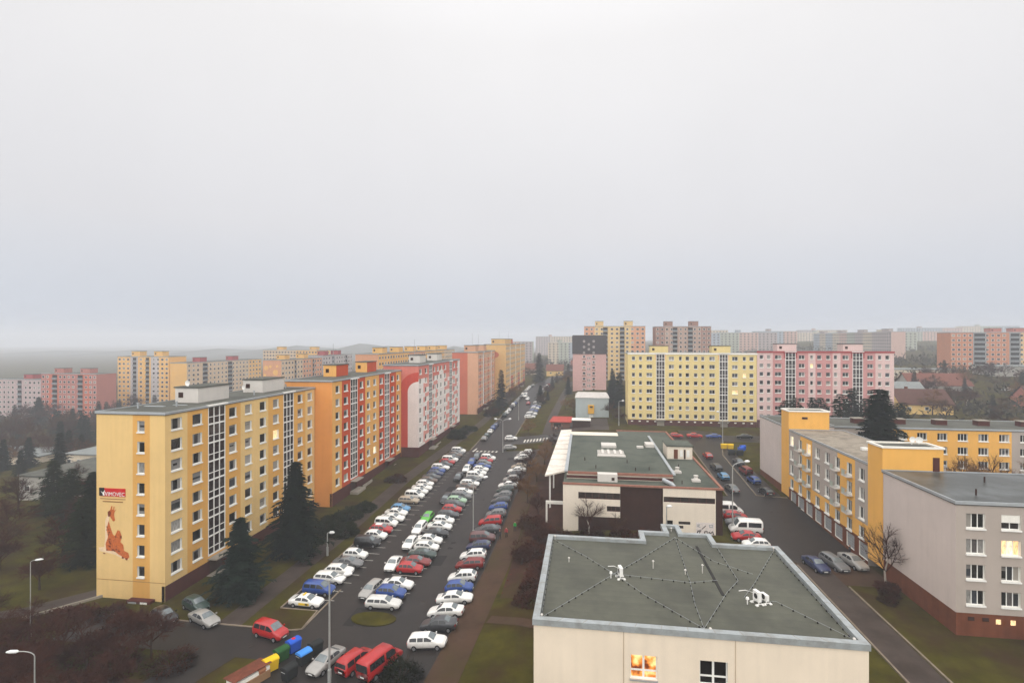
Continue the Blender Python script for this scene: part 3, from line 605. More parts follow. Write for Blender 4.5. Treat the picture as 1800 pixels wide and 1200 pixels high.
for a, c in gr:
    b = MB(); b.box(a + .02, c - .02, .16, .24, .62, 2.73); q = b.build('garage_door', GAR, RB, (0, yo, 0), R(-90))
    b = MB()
    for k in range(1, 5): b.box(a + .1, c - .1, .14, .158, .62 + k * .42, .66 + k * .42)
    b.box((a + c) / 2 - .02, (a + c) / 2 + .02, .135, .157, .66, 2.7); b.build('door_rib', TIN, q)
closed_body(RB, 0, 10, 17.4, 46, -1, 14.2, GREYP, 'W')
GRAVELR = mat('gravel_roof', lin(148, 138, 124), .9, .2, 1.2, .4, stain=lin(104, 96, 88), stain_amt=.7, stain_scale=.5)
roof_part(RB, 0, 10, 17.45, 45.95, 14.2, m=GRAVELR, over=.02)
b = MB(); b.box(4, 4.9, 27, 27.7, 14.5, 14.9); b.build('roof_hatch', WHITE, RB)
# far part
facade(RB, (0, 63, 0), R(-90), 13.2, 2.6, 14.5, [], (), (), None, (GREYL,))
closed_body(RB, 0, 10, 49.8, 63, 2.6, 14.5, GREYL, 'W'); b = MB(); b.box(.05, 10, 49.8, 63, -1, 2.59); b.build('plinth', BRICKRED, RB)
roof_part(RB, 0, 10, 49.82, 63, 14.5, over=.02)
# block behind it
OB = thing('apartment_block', 'long four storey orange block with grey ends behind the spruce', 'building', (47.6, 115, 3), 0, 'low blocks on the right')
oc = [(.9 + 3.72 * i, 2.7 + 3.72 * i) for i in range(13)]; orr = [(a - 3, c - 3) for a, c in rows_of(16.3, 4, 1.45, 2.75)]
facade(OB, (0, 0, 0), 0, 52, -1, 13.9, [(a, c, r0, r1) for a, c in oc for r0, r1 in orr], (13, 36.6), (), lambda u, z: 1 if 13 < u < 36.6 else 0, (GREYP, ORY))
for a, c in oc:
    for r0, r1 in orr: add_window(OB, (0, 0, 0), 0, (a + c) / 2, r0, c - a, r1 - r0, 3)
closed_body(OB, 0, 52, 0, 12.6, -1, 13.9, GREYP, 'S'); roof_part(OB, 0, 52, 0, 12.6, 13.9)
for i in range(6):
    b = MB(); b.box(2 + i * 8, 4.2 + i * 8, 5, 6.6, 14.2, 15.2); o = b.build('chimney', DARKBASE, OB); b = MB(); b.box(1.9 + i * 8, 4.3 + i * 8, 4.9, 6.7, 15.202, 15.35); b.build('chimney_cap', CONC, o)

# ------------------------------------------------------------------ cream building in the foreground
CREAM = plaster('cream', 236, 220, 198)
CB = thing('flat_roofed_building', 'cream building in the foreground with a wide grey felt roof', 'building', (0, 0, 0))
RZ = 12.5
outl = [(-4.05, 40.8), (20.6, 40.8), (20.6, 58.8), (14.2, 58.8), (14.2, 61.5), (11.1, 61.5), (11.1, 64.0), (9.2, 64.0), (9.2, 61.5), (6.3, 61.5), (6.3, 58.8), (-4.05, 58.8)]
def inset(poly, d):
    n = len(poly); out = []
    for i in range(n):
        p, q, r = poly[i - 1], poly[i], poly[(i + 1) % n]
        d1 = ((q[0] - p[0]), (q[1] - p[1])); d2 = ((r[0] - q[0]), (r[1] - q[1])); l1, l2 = math.hypot(*d1), math.hypot(*d2)
        n1, n2 = (-d1[1] / l1, d1[0] / l1), (-d2[1] / l2, d2[0] / l2); out.append((q[0] + d * (n1[0] + n2[0]), q[1] + d * (n1[1] + n2[1])))
    return out
wins = [(7.55, 9.6), (12.75, 14.8)]
facade(CB, (-4.05, 40.8, 0), 0, 24.65, 0, RZ, [(a, c, z, z + 1.85) for a, c in wins for z in (8.75, 5.45, 2.15)], (), (), None, (CREAM,), rev=.28)
b = MB()
for p, q in zip(outl[1:], outl[2:] + outl[:1]): b.face([(*p, 0), (*q, 0), (*q, RZ), (*p, RZ)])
b.build('wall', CREAM, CB)
FELT = mat('roofing_felt', lin(82, 82, 69), .6, .14, .8, .12, stain=lin(62, 62, 52), stain_amt=.8, stain_scale=.22, spec=.4, seam=1.0)
b = MB(); i1 = inset(outl, .45); b.face([(x, y, RZ - .02) for x, y in i1]); b.build('roof', FELT, CB)
COP = mat('coping_sheet', lin(160, 165, 166), .5, .12, 1.5, metal=.15, spec=.5, stain=lin(120, 116, 106), stain_amt=.5, stain_scale=.8)
n = len(outl); o1 = inset(outl, -.1)
for i in range(n):
    j = (i + 1) % n; b = MB(); za, zb_ = RZ - .15, RZ + .32
    b.face([(*o1[i], zb_), (*o1[j], zb_), (*i1[j], zb_), (*i1[i], zb_)]); b.face([(*o1[i], za), (*o1[j], za), (*o1[j], zb_), (*o1[i], zb_)]); b.face([(*i1[j], RZ - .1), (*i1[i], RZ - .1), (*i1[i], zb_), (*i1[j], zb_)])
    o = b.build('coping', COP, CB)
    L = math.hypot(o1[j][0] - o1[i][0], o1[j][1] - o1[i][1])
    if L > 5:
        s = MB()
        for k in range(1, int(L / 2)):
            t = k * 2 / L; p = [o1[i][a] * (1 - t) + o1[j][a] * t for a in (0, 1)]; q = [i1[i][a] * (1 - t) + i1[j][a] * t for a in (0, 1)]; s.tube([(*p, zb_), (*q, zb_)], .02, 4)
        s.build('coping_seam', CONC, o)
DARKFRAME = WHITE
def quad_window(parent, u, z, lit):
    w, h, t = 2.05, 1.85, .08; x0 = -4.05 + u - w / 2; y = 40.8 + .2; b = MB()
    b.box(x0, x0 + t, y, y + .07, z, z + h); b.box(x0 + w - t, x0 + w, y, y + .07, z, z + h); b.box(x0 + t, x0 + w - t, y, y + .07, z + h - t, z + h); b.box(x0 + t, x0 + w - t, y, y + .07, z, z + t)
    b.box(x0 + w / 2 - .08, x0 + w / 2 + .08, y - .01, y + .06, z + t, z + h - t); b.box(x0 + t, x0 + w - t, y - .012, y + .058, z + .55, z + .68)
    o = b.build('window', WHITE, parent)
    for cx, (za, zc) in [(c, r) for c in (0, 1) for r in ((t, .55), (.68, h - t))]:
        p = MB(); xa = x0 + t + cx * (w / 2 - t + .08); p.face([(xa, y + .03, z + za), (xa + w / 2 - t - .08, y + .03, z + za), (xa + w / 2 - t - .08, y + .03, z + zc), (xa, y + .03, z + zc)])
        p.build('pane', (LITROOM if lit else mat('dark_glass', lin(22, 18, 16), .08, .3)) , o)
    s = MB(); s.box(x0 - .05, x0 + w + .05, 40.8 - .14, 40.8 + .2, z - .1, z - .003); s.build('sill', TIN, o)
LITROOM = mat('lit_room', (1, .36, .06), .2, .6, 2.2)
_n = LITROOM.node_tree; _b = _n.nodes['Principled BSDF']
_r = _n.nodes.new('ShaderNodeValToRGB'); stop(_r, 0, .35, (.12, .02, .005)); stop(_r, 1, .5, (.85, .26, .04)); stop(_r, 2, .68, (1, .75, .3))
_t = _n.nodes.new('ShaderNodeTexNoise'); _t.inputs['Scale'].default_value = 1.5; _g = _n.nodes.new('ShaderNodeNewGeometry'); _n.links.new(_g.outputs['Position'], _t.inputs['Vector'])
_n.links.new(_t.outputs[0], _r.inputs[0]); _n.links.new(_r.outputs[0], _b.inputs['Emission Color']); _b.inputs['Emission Strength'].default_value = 1.0; _b.inputs['Base Color'].default_value = (.05, .02, .01, 1)
for k in list(_b.inputs['Base Color'].links): _n.links.remove(k)
for a, c in wins:
    for z in (8.75, 5.45, 2.15): quad_window(CB, (a + c) / 2, z, a < 8 and z > 8)
for u in (3.0, 11.3): b = MB(); b.box(u - .03, u + .03, 40.775, 40.799, .1, RZ - .16); b.build('expansion_joint', mat('joint_cream', lin(186, 166, 142)), CB)
# lightning conductors: wire on small supports
def conductor(pts):
    b = MB(); z = RZ + .12
    for p, q in zip(pts, pts[1:]):
        L = math.hypot(q[0] - p[0], q[1] - p[1]); n = max(1, round(L / .95)); b.tube([(*p, z), (*q, z)], .012, 4, 0)
        for k in range(n):
            t = (k + .5) / n; x, y = p[0] + (q[0] - p[0]) * t, p[1] + (q[1] - p[1]) * t; b.tube([(x, y, RZ - .02), (x, y, z)], [.075, .04], 6, 1)
    return b.build('lightning_conductor', [TIN, mat('black_plastic', lin(40, 36, 34), .6, .1)], CB)
hA, hB, top, mid, bot = (2.8, 50.2), (14.7, 46.6), (10.2, 60.5), (9.7, 49.4), (9.2, 41.6)
for pts in ([(-3.4, 57.9), (0, 54), hA], [(-3.3, 41.7), hA], [hA, (5.2, 46.5), bot], [hA, (6, 54.5), top], [top, (9.9, 54), mid, (9.3, 45.5), bot], [hA, mid, (12.3, 50.2)], [top, (13, 54.5), (16, 52)], [(19.8, 57.8), (15.4, 49.8), (13.8, 47.2)], [bot, (12.5, 47.8), (14.2, 50.4), (14.2, 58.3)], [hB, (16.3, 46.8), (19.9, 41.8)], [(19.95, 57.5), (19.95, 41.8)], [(-3.5, 57.5), (-3.5, 42)]): conductor(pts)
b = MB(); b.box(12.0, 12.25, 47.5, 58.4, RZ - .019, RZ + .04); b.build('cable_duct', mat('duct_dark', lin(52, 50, 48)), CB)
def air_unit(loc, rz, label, n=1):
    o = thing('air_conditioner', label, 'air conditioner', loc, rz, 'air conditioners on the felt roof'); o.scale = (.82,) * 3
    for k in range(n):
        x = k * .9; b = MB(); b.box(x, x + .36, -.45, .45, .35, 1.35 - k * .4); q = b.build('casing', WHITE, o)
        g = MB(); g.tube([(x - .02, 0, .85 - k * .15), (x - .001, 0, .85 - k * .15)], .27, 14); g.build('fan_grille', mat('grille_dark', lin(60, 60, 58)), q)
        for yy in (-.4, .4): b = MB(); b.box(x - .2, x + .6, yy - .04, yy + .04, .1, .18); b.box(x + .02, x + .1, yy - .04, yy + .04, .182, .35); b.box(x - .28, x - .02, yy - .15, yy + .15, 0, .1); b.box(x + .42, x + .68, yy - .15, yy + .15, 0, .1); b.build('support_frame', WHITE, o)
    b = MB(); b.tube([(.2, .5, .9), (-.2, 1.4, .8), (-.9, 1.5, .75)], .04, 6); b.build('refrigerant_pipe', WHITE, o)
    b = MB(); b.tube([(-.9, .1, 0), (-.9, .1, .55)], .06, 6); b.tube([(-.9, .1, .55), (-.9, .1, .75)], [.18, .14], 10); b.build('roof_cowl', WHITE, o); return o
air_unit((3.2, 49.6, RZ - .02), R(12), 'white rooftop air conditioner on the left of the felt roof')
air_unit((14.5, 46.4, RZ - .02), R(20), 'pair of white rooftop air conditioners on the right of the felt roof', 2)
for k, (x, y, h) in enumerate(((-1.6, 52.5, .4), (6.7, 52.2, .7), (9.6, 51.3, .4), (11.3, 51.8, .75), (-3.35, 58.3, .35), (-3.45, 41.4, .35), (9.6, 41.3, .3), (20.0, 58.2, .35), (19.9, 41.4, .3), (10.1, 62.5, .4))):
    b = MB(); b.tube([(x, y, RZ - .02), (x, y, RZ + h)], .04, 7); b.tube([(x, y, RZ + h), (x, y, RZ + h + .08)], [.12, .08], 9); b.build('vent_pipe', GREYW, CB)

# ------------------------------------------------------------------ shop with a canopy
SH = thing('shop_building', 'cream and brown shop with a green felt roof and white canopy', 'shop', (0, 0, 0))
GREENF = mat('green_felt', lin(88, 92, 82), .7, .12, .6, .2, stain=lin(62, 68, 60), stain_amt=.8, stain_scale=.16, seam=1.0)
CREAM2 = plaster('shop_cream', 232, 220, 202); TRIMR = mat('rusty_trim', lin(150, 104, 88), .7, .2, 1.5); BANDG = mat('window_band_glass', lin(52, 44, 40), .12, .4, 1.2, spec=.5)
ZR = 10.5
def wband(u0, u1, z0, z1, n): return (u0, u1, z0, z1)
facade(SH, (-3.7, 88, 0), 0, 9.6, 2, ZR, [(2.6, 9.6, 8.2, 9.3), (7.4, 9.6, 6.2, 7.1)], (), (5.2,), lambda u, z: 1 if (z < 5.2 and u > 2.6) else 0, (CREAM2, DARKBROWN), rev=.2)
b = MB(); b.box(5.9, 12.9, 88.35, 95, 2, ZR - .1); b.build('wall', DARKBROWN, SH)
facade(SH, (12.9, 88, 0), 0, 8.4, 2, ZR, [(.1, 8.3, 8.2, 9.1), (.6, 1.6, 3.1, 5.2), (2.5, 4.4, 4.6, 5.1), (2.5, 3.3, 3.9, 4.4)], (), (), None, (CREAM2,), rev=.2)
def band(u0, u1, z0, z1, y, n, fm):
    b = MB(); t = .07; w = (u1 - u0) / n
    for i in range(n + 1): x = u0 + i * w; b.box(x - t / 2 if i else x, x + (t / 2 if i < n else 0), y - .05, y + .03, z0 + .002, z1 - .002)
    b.box(u0, u1, y - .055, y + .025, z0, z0 + .1); b.box(u0, u1, y - .055, y + .025, z1 - .07, z1); o = b.build('window', fm, SH)
    for i in range(n): p = MB(); p.face([(u0 + i * w + .04, y, z0 + .1), (u0 + (i + 1) * w - .04, y, z0 + .1), (u0 + (i + 1) * w - .04, y, z1 - .07), (u0 + i * w + .04, y, z1 - .07)]); p.build('pane', BANDG, o)
band(-1.1, 5.9, 8.2, 9.3, 88.12, 6, DARKBASE); band(3.7, 5.9, 6.2, 7.1, 88.12, 3, DARKBASE); band(13.0, 21.2, 8.2, 9.1, 88.12, 6, DARKBASE)
b = MB(); b.box(13.52, 14.48, 88.1, 88.16, 3.1, 5.18); b.build('door', mat('dark_glass', lin(22, 18, 16), .08, .3), SH)
b = MB(); b.box(15.42, 17.28, 88.1, 88.15, 4.6, 5.1); b.box(15.42, 16.18, 88.1, 88.15, 3.9, 4.4); b.build('window', BANDG, SH)
b = MB(); b.box(21.3, 22.4, 88.05, 140, 2, ZR - .1); b.build('wall', DARKBROWN, SH)
b = MB(); b.box(-3.68, 21.29, 95, 140, 2, ZR - .1); b.build('wall', CREAM2, SH)
b = MB(); b.box(-3.7, 22.5, 88.01, 128, ZR - .09, ZR); b.box(8.6, 21.6, 128.002, 142, ZR - .09, ZR - .003); b.build('roof', GREENF, SH)
b = MB(); b.box(-3.75, 22.55, 87.9, 88.25, ZR + .003, ZR + .3); b.box(22.2, 22.6, 88.251, 128, ZR + .003, ZR + .25); b.box(21.3, 21.7, 128.2, 142, ZR, ZR + .25); b.box(8.5, 21.29, 141.7, 142.1, ZR, ZR + .25); b.build('roof_edge', TRIMR, SH)
b = MB(); b.box(-3.2, 15.2, 92, 128, ZR + .001, ZR + 1.0); b.build('upper_wall', CREAM2, SH); 
b = MB(); b.box(-3.22, 15.22, 91.9, 91.99, ZR + .15, ZR + .6); b.build('clerestory_band', DARKBASE, SH)
b = MB(); b.box(-3.4, 15.4, 91.85, 128.1, ZR + 1.002, ZR + 1.2); o = b.build('upper_roof', GREENF, SH)
e = MB(); e.box(-3.6, -3.0, 91.8, 128.1, ZR + 1.203, ZR + 1.45); e.box(15.1, 15.6, 91.8, 128.1, ZR + 1.203, ZR + 1.45); e.build('roof_edge', TIN, o)
e = MB(); e.box(-2.99, 15.09, 91.7, 91.95, ZR + .9, ZR + 1.32); e.build('roof_edge', TRIMR, o)
b = MB(); b.box(2.2, 5.6, 90.4, 91.84, ZR + .002, ZR + 1.35); o = b.build('roof_box', GREYW, SH); b = MB(); b.box(4.6, 5.1, 90.36, 90.39, ZR + .3, ZR + .8); b.build('vent_grille', DARKBROWN, o)
b = MB(); b.tube([(13.4, 91, ZR + .6), (14.6, 89.4, ZR + .3)], .35, 10); b.tube([(14.6, 89.4, ZR + .3), (15, 88.9, ZR + .1)], [.35, .2], 10); b.build('air_duct', TIN, SH)
b = MB()
for i in range(6): b.box(2.6, 8.0, 106 + i * .75, 106.25 + i * .75, ZR + 1.3, ZR + 1.45)
for x in (3.4, 4.6, 5.9, 7.1): b.box(x, x + .5, 106.3, 110, ZR + 1.46, ZR + 1.6)
b.box(2.5, 8.1, 104.6, 105.4, ZR + 1.25, ZR + 1.5); b.build('roof_frame', GREYW, SH)
b = MB(); b.box(3.6, 6.8, 113.5, 117, ZR + 1.203, ZR + 1.7); b.build('roof_unit', GREYW, SH); b = MB(); b.box(11.2, 12.6, 114, 115, ZR + 1.203, ZR + 1.55); b.build('skylight', GREYW, SH)
b = MB(); b.box(13.2, 15.0, 115, 118, ZR + 1.203, ZR + 1.9); b.build('vent_housing', GREYW, SH)
b = MB(); b.box(17.0, 22.0, 110, 116, ZR + .002, ZR + 2.6); o = b.build('penthouse', CREAM2, SH); b = MB(); b.box(16.8, 22.2, 109.8, 116.2, ZR + 2.602, ZR + 2.8); b.build('penthouse_roof', GREENF, o)
for x, w_, m_, z1_ in ((18.3, .8, BRICKRED, 2.0), (19.5, .6, WHITE, 1.9), (20.3, .35, DARKBROWN, 2.0), (20.85, .6, WHITE, 1.9)): b = MB(); b.box(x, x + w_, 109.93, 109.99, ZR + .5 if m_ is WHITE else ZR + .1, ZR + z1_); q = b.build('window' if m_ is WHITE else 'door', m_, o)
for x, y in ((17.0, 98.5), (19.2, 93)): b = MB(); b.box(x - .7, x + .7, y - .5, y + .5, ZR + .002, ZR + .35); b.tube([(x, y, ZR + .35), (x, y, ZR + .7), (x, y, ZR + 1.05)], [.5, .3, .42], 10); b.build('roof_fan', GREYW, SH)
for i, (x, y) in enumerate(((2, 95), (9, 94), (11.5, 95), (0, 101), (8, 100), (16.5, 91), (18, 103))): b = MB(); zz = ZR + (1.2 if x < 15 else 0); b.tube([(x, y, zz), (x, y, zz + .6)], .08, 7); b.build('vent_pipe', DARKBROWN, SH)
# canopy along the left side
b = MB(); q = [(-7.6, 98.5), (-3.75, 101), (-3.75, 148), (-6.8, 149)]; zz = [9.2, 9.6, 9.6, 9.2]
b.face([(*p, z) for p, z in zip(q, zz)]); b.face([(*p, z - .3) for p, z in zip(q, zz)][::-1])
for i in range(4): j = (i + 1) % 4; b.face([(*q[i], zz[i] - .3), (*q[j], zz[j] - .3), (*q[j], zz[j]), (*q[i], zz[i])])
cn = b.build('canopy', mat('canopy_white', lin(240, 232, 220), .6, .1, .5, streak=.1, stain=lin(170, 150, 130), stain_amt=.35, stain_scale=.4), SH)
b = MB()
for i in range(1, 9): t = i / 9; b.box(-7.5 + .6 * t, -3.8, 99 + 49 * t - .04, 99 + 49 * t + .04, 9.65, 9.68)
b.build('canopy_seam', CONC, cn)
for y in (100, 112, 124, 136, 147): b = MB(); b.box(-6.9, -6.6, y, y + .3, 2, 8.9); b.build('canopy_post', WHITE, cn)
b = MB(); b.box(-7, -3.72, 92.5, 92.9, 5.6, 6.1); b.box(-7, -6.7, 92.5, 92.9, 2, 5.59); b.build('loading_gate', REVEAL, SH)
# sprayed writing on the right of the front wall
GF = [mat('spray_white', lin(222, 212, 206), .8, .15, 3), mat('spray_black', lin(52, 44, 42), .8, .3, 3), mat('spray_blue', lin(150, 158, 164), .8, .2, 3)]
b = MB(); b.box(18.2, 21.1, 87.97, 87.996, 3.0, 5.1, 0); gpan = b.build('sprayed_panel', GF[0], SH)
def scrawl(pts, w, m):
    b = MB(); b.tube([(18.2 + x, 87.955, 3 + z) for x, z in pts], w, 5); o = b.build('sprayed_line', m, gpan); return o
for pts, w, k in ([[(.15, .3), (.3, .7), (.6, .75), (.55, .35), (.2, .25), (.6, .1)], .09, 1], [[(.9, 1.0), (1.5, 1.6)], .06, 1], [[(1.3, .25), (1.35, .65), (1.75, .7), (1.8, .3), (1.3, .22)], .09, 1], [[(2.0, .2), (2.05, .65), (2.3, .4), (2.6, .7), (2.75, .2)], .1, 1], [[(.1, 1.7), (.6, 1.8), (.2, 1.4), (.65, 1.35)], .07, 2], [[(2.1, 1.75), (2.6, 1.75), (2.6, 1.4), (2.1, 1.4), (2.1, 1.75)], .06, 2], [[(.6, .9), (.65, .6), (.8, .85)], .05, 1]): scrawl(pts, w, GF[k])

# ------------------------------------------------------------------ pale hall, kiosk, tower blocks and more distant blocks
PALEG = plaster('pale_grey_blue', 178, 188, 188); PBRONZE = mat('yellow_bay', lin(226, 172, 60), .7, .1)
PH = thing('pale_hall', 'pale grey hall with a yellow entrance bay beyond the shop', 'building', (-3.4, 193, 5.6))
b = MB(); b.box(0, 12.2, 0, 16, -1, 8.2); b.build('wall', PALEG, PH)
b = MB(); b.face([(-.3, -.3, 8.2), (12.5, -.3, 8.2), (11.5, 8, 9.6), (.7, 8, 9.6)]); b.face([(12.5, -.3, 8.2), (12.5, 16.3, 8.2), (11.5, 8, 9.6)]); b.face([(.7, 8, 9.6), (11.5, 8, 9.6), (12.5, 16.3, 8.2), (-.3, 16.3, 8.2)]); b.face([(-.3, -.3, 8.2), (.7, 8, 9.6), (-.3, 16.3, 8.2)]); b.build('roof', mat('pale_roof', lin(196, 190, 184), .8, .15, .5), PH)
b = MB(); b.box(4.6, 6.8, -.8, -.02, 2.4, 5.6); o = b.build('entrance_bay', PBRONZE, PH); b = MB(); b.box(5.2, 6.3, -.84, -.805, 4.6, 5.2); b.build('pane', BANDG, o)
b = MB(); b.box(4.9, 6.5, -.1, -.01, 0, 2.0); b.build('door', WHITE, PH)
for z in (1.2, 4.2): b = MB(); b.box(-.06, -.01, 2, 4, z, z + 1.4); b.build('window', BANDG, PH)
KI = thing('kiosk', 'small kiosk with a red sloping roof beside the pavement', 'kiosk', (-11.5, 176, hgt(-9, 178)))
b = MB(); b.box(0, 6.5, 0, 5, -.5, 2.6); b.build('wall', mat('kiosk_wall', lin(120, 86, 70)), KI)
b = MB(); b.face([(-.6, -.8, 2.6), (7, -.8, 2.6), (7.2, 5.4, 3.6), (.4, 5.4, 3.6)]); b.face([(-.6, -.8, 2.4), (.4, 5.4, 3.4), (7.2, 5.4, 3.4), (7, -.8, 2.4)]); b.face([(-.6, -.8, 2.4), (7, -.8, 2.4), (7, -.8, 2.6), (-.6, -.8, 2.6)]); b.build('roof', mat('red_roof', lin(168, 66, 54), .6, .15), KI)
b = MB(); b.box(1, 3.4, -.06, -.01, .8, 2.0); b.build('counter_window', BANDG, KI)
KW = thing('market_stall', 'low stall with a white flat roof beside the red roofed kiosk', 'stall', (-4.2, 175, hgt(-2, 177)))
b = MB(); b.box(0, 6, 0, 4, -.5, 2.4); b.build('wall', DARKBROWN, KW); b = MB(); b.box(-.2, 6.2, -.5, 4.2, 2.402, 2.65); b.build('roof', REVEAL, KW)

def gen_block(label, x0, y0, w, d, zb, zt, face, stripes, nst, ncol, lift=(), lm=None, endm=None, group='distant panel blocks', wins=True, loggia=(), cat='building', sh=2.8, roofm=None):
    """a panel block; face 'S' looks at -y, 'E' at +x, 'W' at -x; stripes = [(fraction, material)]"""
    root = thing('apartment_block', label, cat, (x0, y0, zb), 0, group); H_ = zt - zb; em = endm or stripes[0][1]
    L = w if face == 'S' else d; org, rz = {'S': ((0, 0, 0), 0), 'E': ((w, 0, 0), R(90)), 'W': ((0, d, 0), R(-90))}[face]
    us, acc, ms = [0], 0, []
    b = MB()
    for f, m in stripes:
        if m not in ms: ms.append(m)
        b.face([(acc * L, 0, -6), ((acc + f) * L, 0, -6), ((acc + f) * L, 0, H_), (acc * L, 0, H_)], ms.index(m)); acc += f
    b.build('wall', ms, root, org, rz); closed_body(root, 0, w, 0, d, -6, H_, em, face)
    roof_part(root, 0, w, 0, d, H_, m=roofm)
    pitch = L / ncol; top = H_ - .9
    for (l0, l1) in loggia:
        g = MB(); xa, xb = l0 * L, l1 * L
        for k in range(nst): z = top - 1.9 - k * sh; g.box(xa, xb, -.5, -.05, z - .2, z + .75, 0); g.box(xa + .1, xb - .1, -.06, -.01, z + .76, z + 2.3, 1)
        g.build('loggia', [mat('loggia_grey', lin(136, 140, 142)), mat('dark_glass', lin(22, 18, 16))], root, org, rz)
    if wins:
        wm = small_win_mesh(min(1.7, pitch * .55), 1.4); bm = MB()
        for i in range(ncol):
            u = (i + .5) * pitch
            if any(l0 * L - .6 < u < l1 * L + .6 for l0, l1 in loggia): continue
            for k in range(nst):
                if wins == 'stuff':
                    z = top - 1.4 - k * sh; bm.face([(u - .8, -.04, z), (u + .8, -.04, z), (u + .8, -.04, z + 1.4), (u - .8, -.04, z + 1.4)])
                else: add('window', wm, root, local(org, rz, u, 0, top - 1.4 - k * sh), rz)
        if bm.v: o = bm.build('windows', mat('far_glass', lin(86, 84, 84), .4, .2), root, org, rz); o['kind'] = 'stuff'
    for lx, ly, lw, ld, lh in lift: lift_house(root, lx, lx + lw, ly, ly + ld, H_ + .3, lh, lm or em)
    return root
PKT = plaster('tower_pink', 206, 166, 160); DKG = mat('slate_cladding', lin(72, 68, 70), .8, .1); BEI = plaster('beige', 222, 190, 134); BEO = plaster('beige_orange', 212, 156, 120); BRN = plaster('mushroom', 178, 150, 134); BRD = plaster('mushroom_dark', 158, 122, 108); SAND = plaster('sand', 214, 190, 160)
T1 = thing('tower_block', 'narrow pink tower block with a dark slate top', 'building', (-6.3, 272, 6.5), 0, 'tower blocks')
b = MB(); b.box(0, 17.4, 0, 16, -5, 21.6); b.build('wall', PKT, T1); b = MB(); b.box(-.3, 17.7, -.3, 16.3, 21.602, 31.2); b.build('top_storeys', DKG, T1); b = MB(); b.box(0, 17.4, 0, 16, 31.202, 31.5); b.build('roof', BITUMEN, T1)
for k in range(7):
    z = 19.6 - k * 2.9
    for x in (5.9, 10.9): add('window', small_win_mesh(1.5, 1.3), T1, (x, 0, z)); bb = MB(); bb.box(x - .9, x + .9, -.04, 0, z - 1.0, z - .3); bb.build('spandrel', BRD, T1)
    for x in (7.9, 8.9): add('window', small_win_mesh(.6, 1.6), T1, (x, 0, z - .9))
for z, xs_ in ((28.3, (5.9, 10.9)), (25.3, (5.9, 10.9)), (22.3, (5.9, 10.9)), (26.7, (8.4,)), (24.1, (8.4,))):
    for x in xs_: b = MB(); b.tube([(x, -.36, z), (x, -.31, z)], .7, 12); b.build('round_window', mat('pale_glass', lin(158, 150, 148)), T1)
T2 = gen_block('tall beige tower with orange end and two lift houses', -.4, 330, 38, 14, 8, 44, 'S', [(.17, BEO), (.6, BEI), (.23, BEO)], 12, 12, [(7, 4, 5.2, 5, 3.2), (25.3, 4, 5.4, 5, 3.2)], BEI, group='tower blocks', loggia=[(.31, .39), (.585, .665)])
T3 = gen_block('tall mushroom brown tower with two lift houses', 45.1, 340, 34.4, 14, 8, 44, 'S', [(.17, BRD), (.65, BRN), (.18, BRD)], 12, 12, [(6.2, 4, 5.2, 5, 3.2), (22, 4, 5.4, 5, 3.2)], BRD, group='tower blocks', loggia=[(.31, .4), (.585, .675)])
GRT = plaster('tower_grey', 190, 184, 184); YT = plaster('tower_yellow', 232, 184, 110); REDB = plaster('brick_pink', 184, 120, 108); MAUV = plaster('mauve_grey', 190, 168, 166)
gen_block('yellow and grey striped tower among trees, far left', -291, 284, 36, 14, -10, 25, 'S', [(.25, YT), (.15, GRT), (.25, YT), (.15, GRT), (.2, YT)], 12, 12, [(6, 4, 6, 5, 3), (22, 4, 6, 5, 3)], YT, group='distant blocks on the left', loggia=[(.30, .37), (.55, .62)])
gen_block('mauve grey block at the left edge of the picture', -340, 250, 34.5, 12, -9, 12.8, 'S', [(1, MAUV)], 8, 12, [(18, 4, 6, 5, 2.4)], ROSE, group='distant blocks on the left', loggia=[(.55, .63)])
gen_block('brick pink block with two lift houses, far left', -305.3, 250, 36, 12, -9, 16.3, 'S', [(.12, REDB), (.2, SALM), (.36, REDB), (.2, SALM), (.12, REDB)], 8, 13, [(4, 4, 6, 5, 2.6), (21, 4, 6, 5, 2.6)], REDB, group='distant blocks on the left', loggia=[(.2, .29), (.66, .75)])
gen_block('pale block glimpsed between the brick pink block and the yellow tower', -330, 330, 40, 12, -9, 9, 'S', [(.5, GRT), (.5, SAND)], 6, 10, group='distant blocks on the left')
gen_block('yellow block with a pale arched end behind the ochre roof', -246, 275, 11, 71, -6, 21.6, 'E', [(.2, SAND), (.6, SAND), (.2, YT)], 8, 20, [(3, 14, 5, 6, 2.6), (3, 44, 5, 6, 2.6)], ROSE, YT, group='distant blocks on the left', loggia=[(.18, .24), (.5, .56)])
CIR = gen_block('orange block with painted circles on its end', -177, 262, 11, 44, -2, 24.2, 'E', [(.5, SAND), (.5, BEO)], 8, 14, [(3, 8, 5, 5, 2.4), (3, 28, 5, 5, 2.4)], YT, BEO, group='distant blocks on the left', loggia=[(.3, .34), (.75, .79)])
b = MB()
for x, z, r_ in ((2, 22, 1.3), (7.6, 19.5, 1.6), (4.5, 22.8, .8), (3.6, 15, 1.4), (9, 15.5, .8), (6, 16.6, .7), (1.2, 18, .8), (5.3, 12.6, 1.5), (8.6, 23, .7)): b.face([(x + r_ * math.cos(i * .3142), -.03, z + r_ * math.sin(i * .3142)) for i in range(20)])
b.build('painted_circles', YT, CIR)
gen_block('grey white block with dark red lift houses beyond the painted circles', -177, 307, 11, 42, -2, 25.3, 'E', [(1, GRT)], 8, 12, [(3, 8, 5, 5, 2.6), (3, 26, 5, 5, 2.6)], ROSE, GRT, group='distant blocks on the left', loggia=[(.3, .37), (.75, .82)])
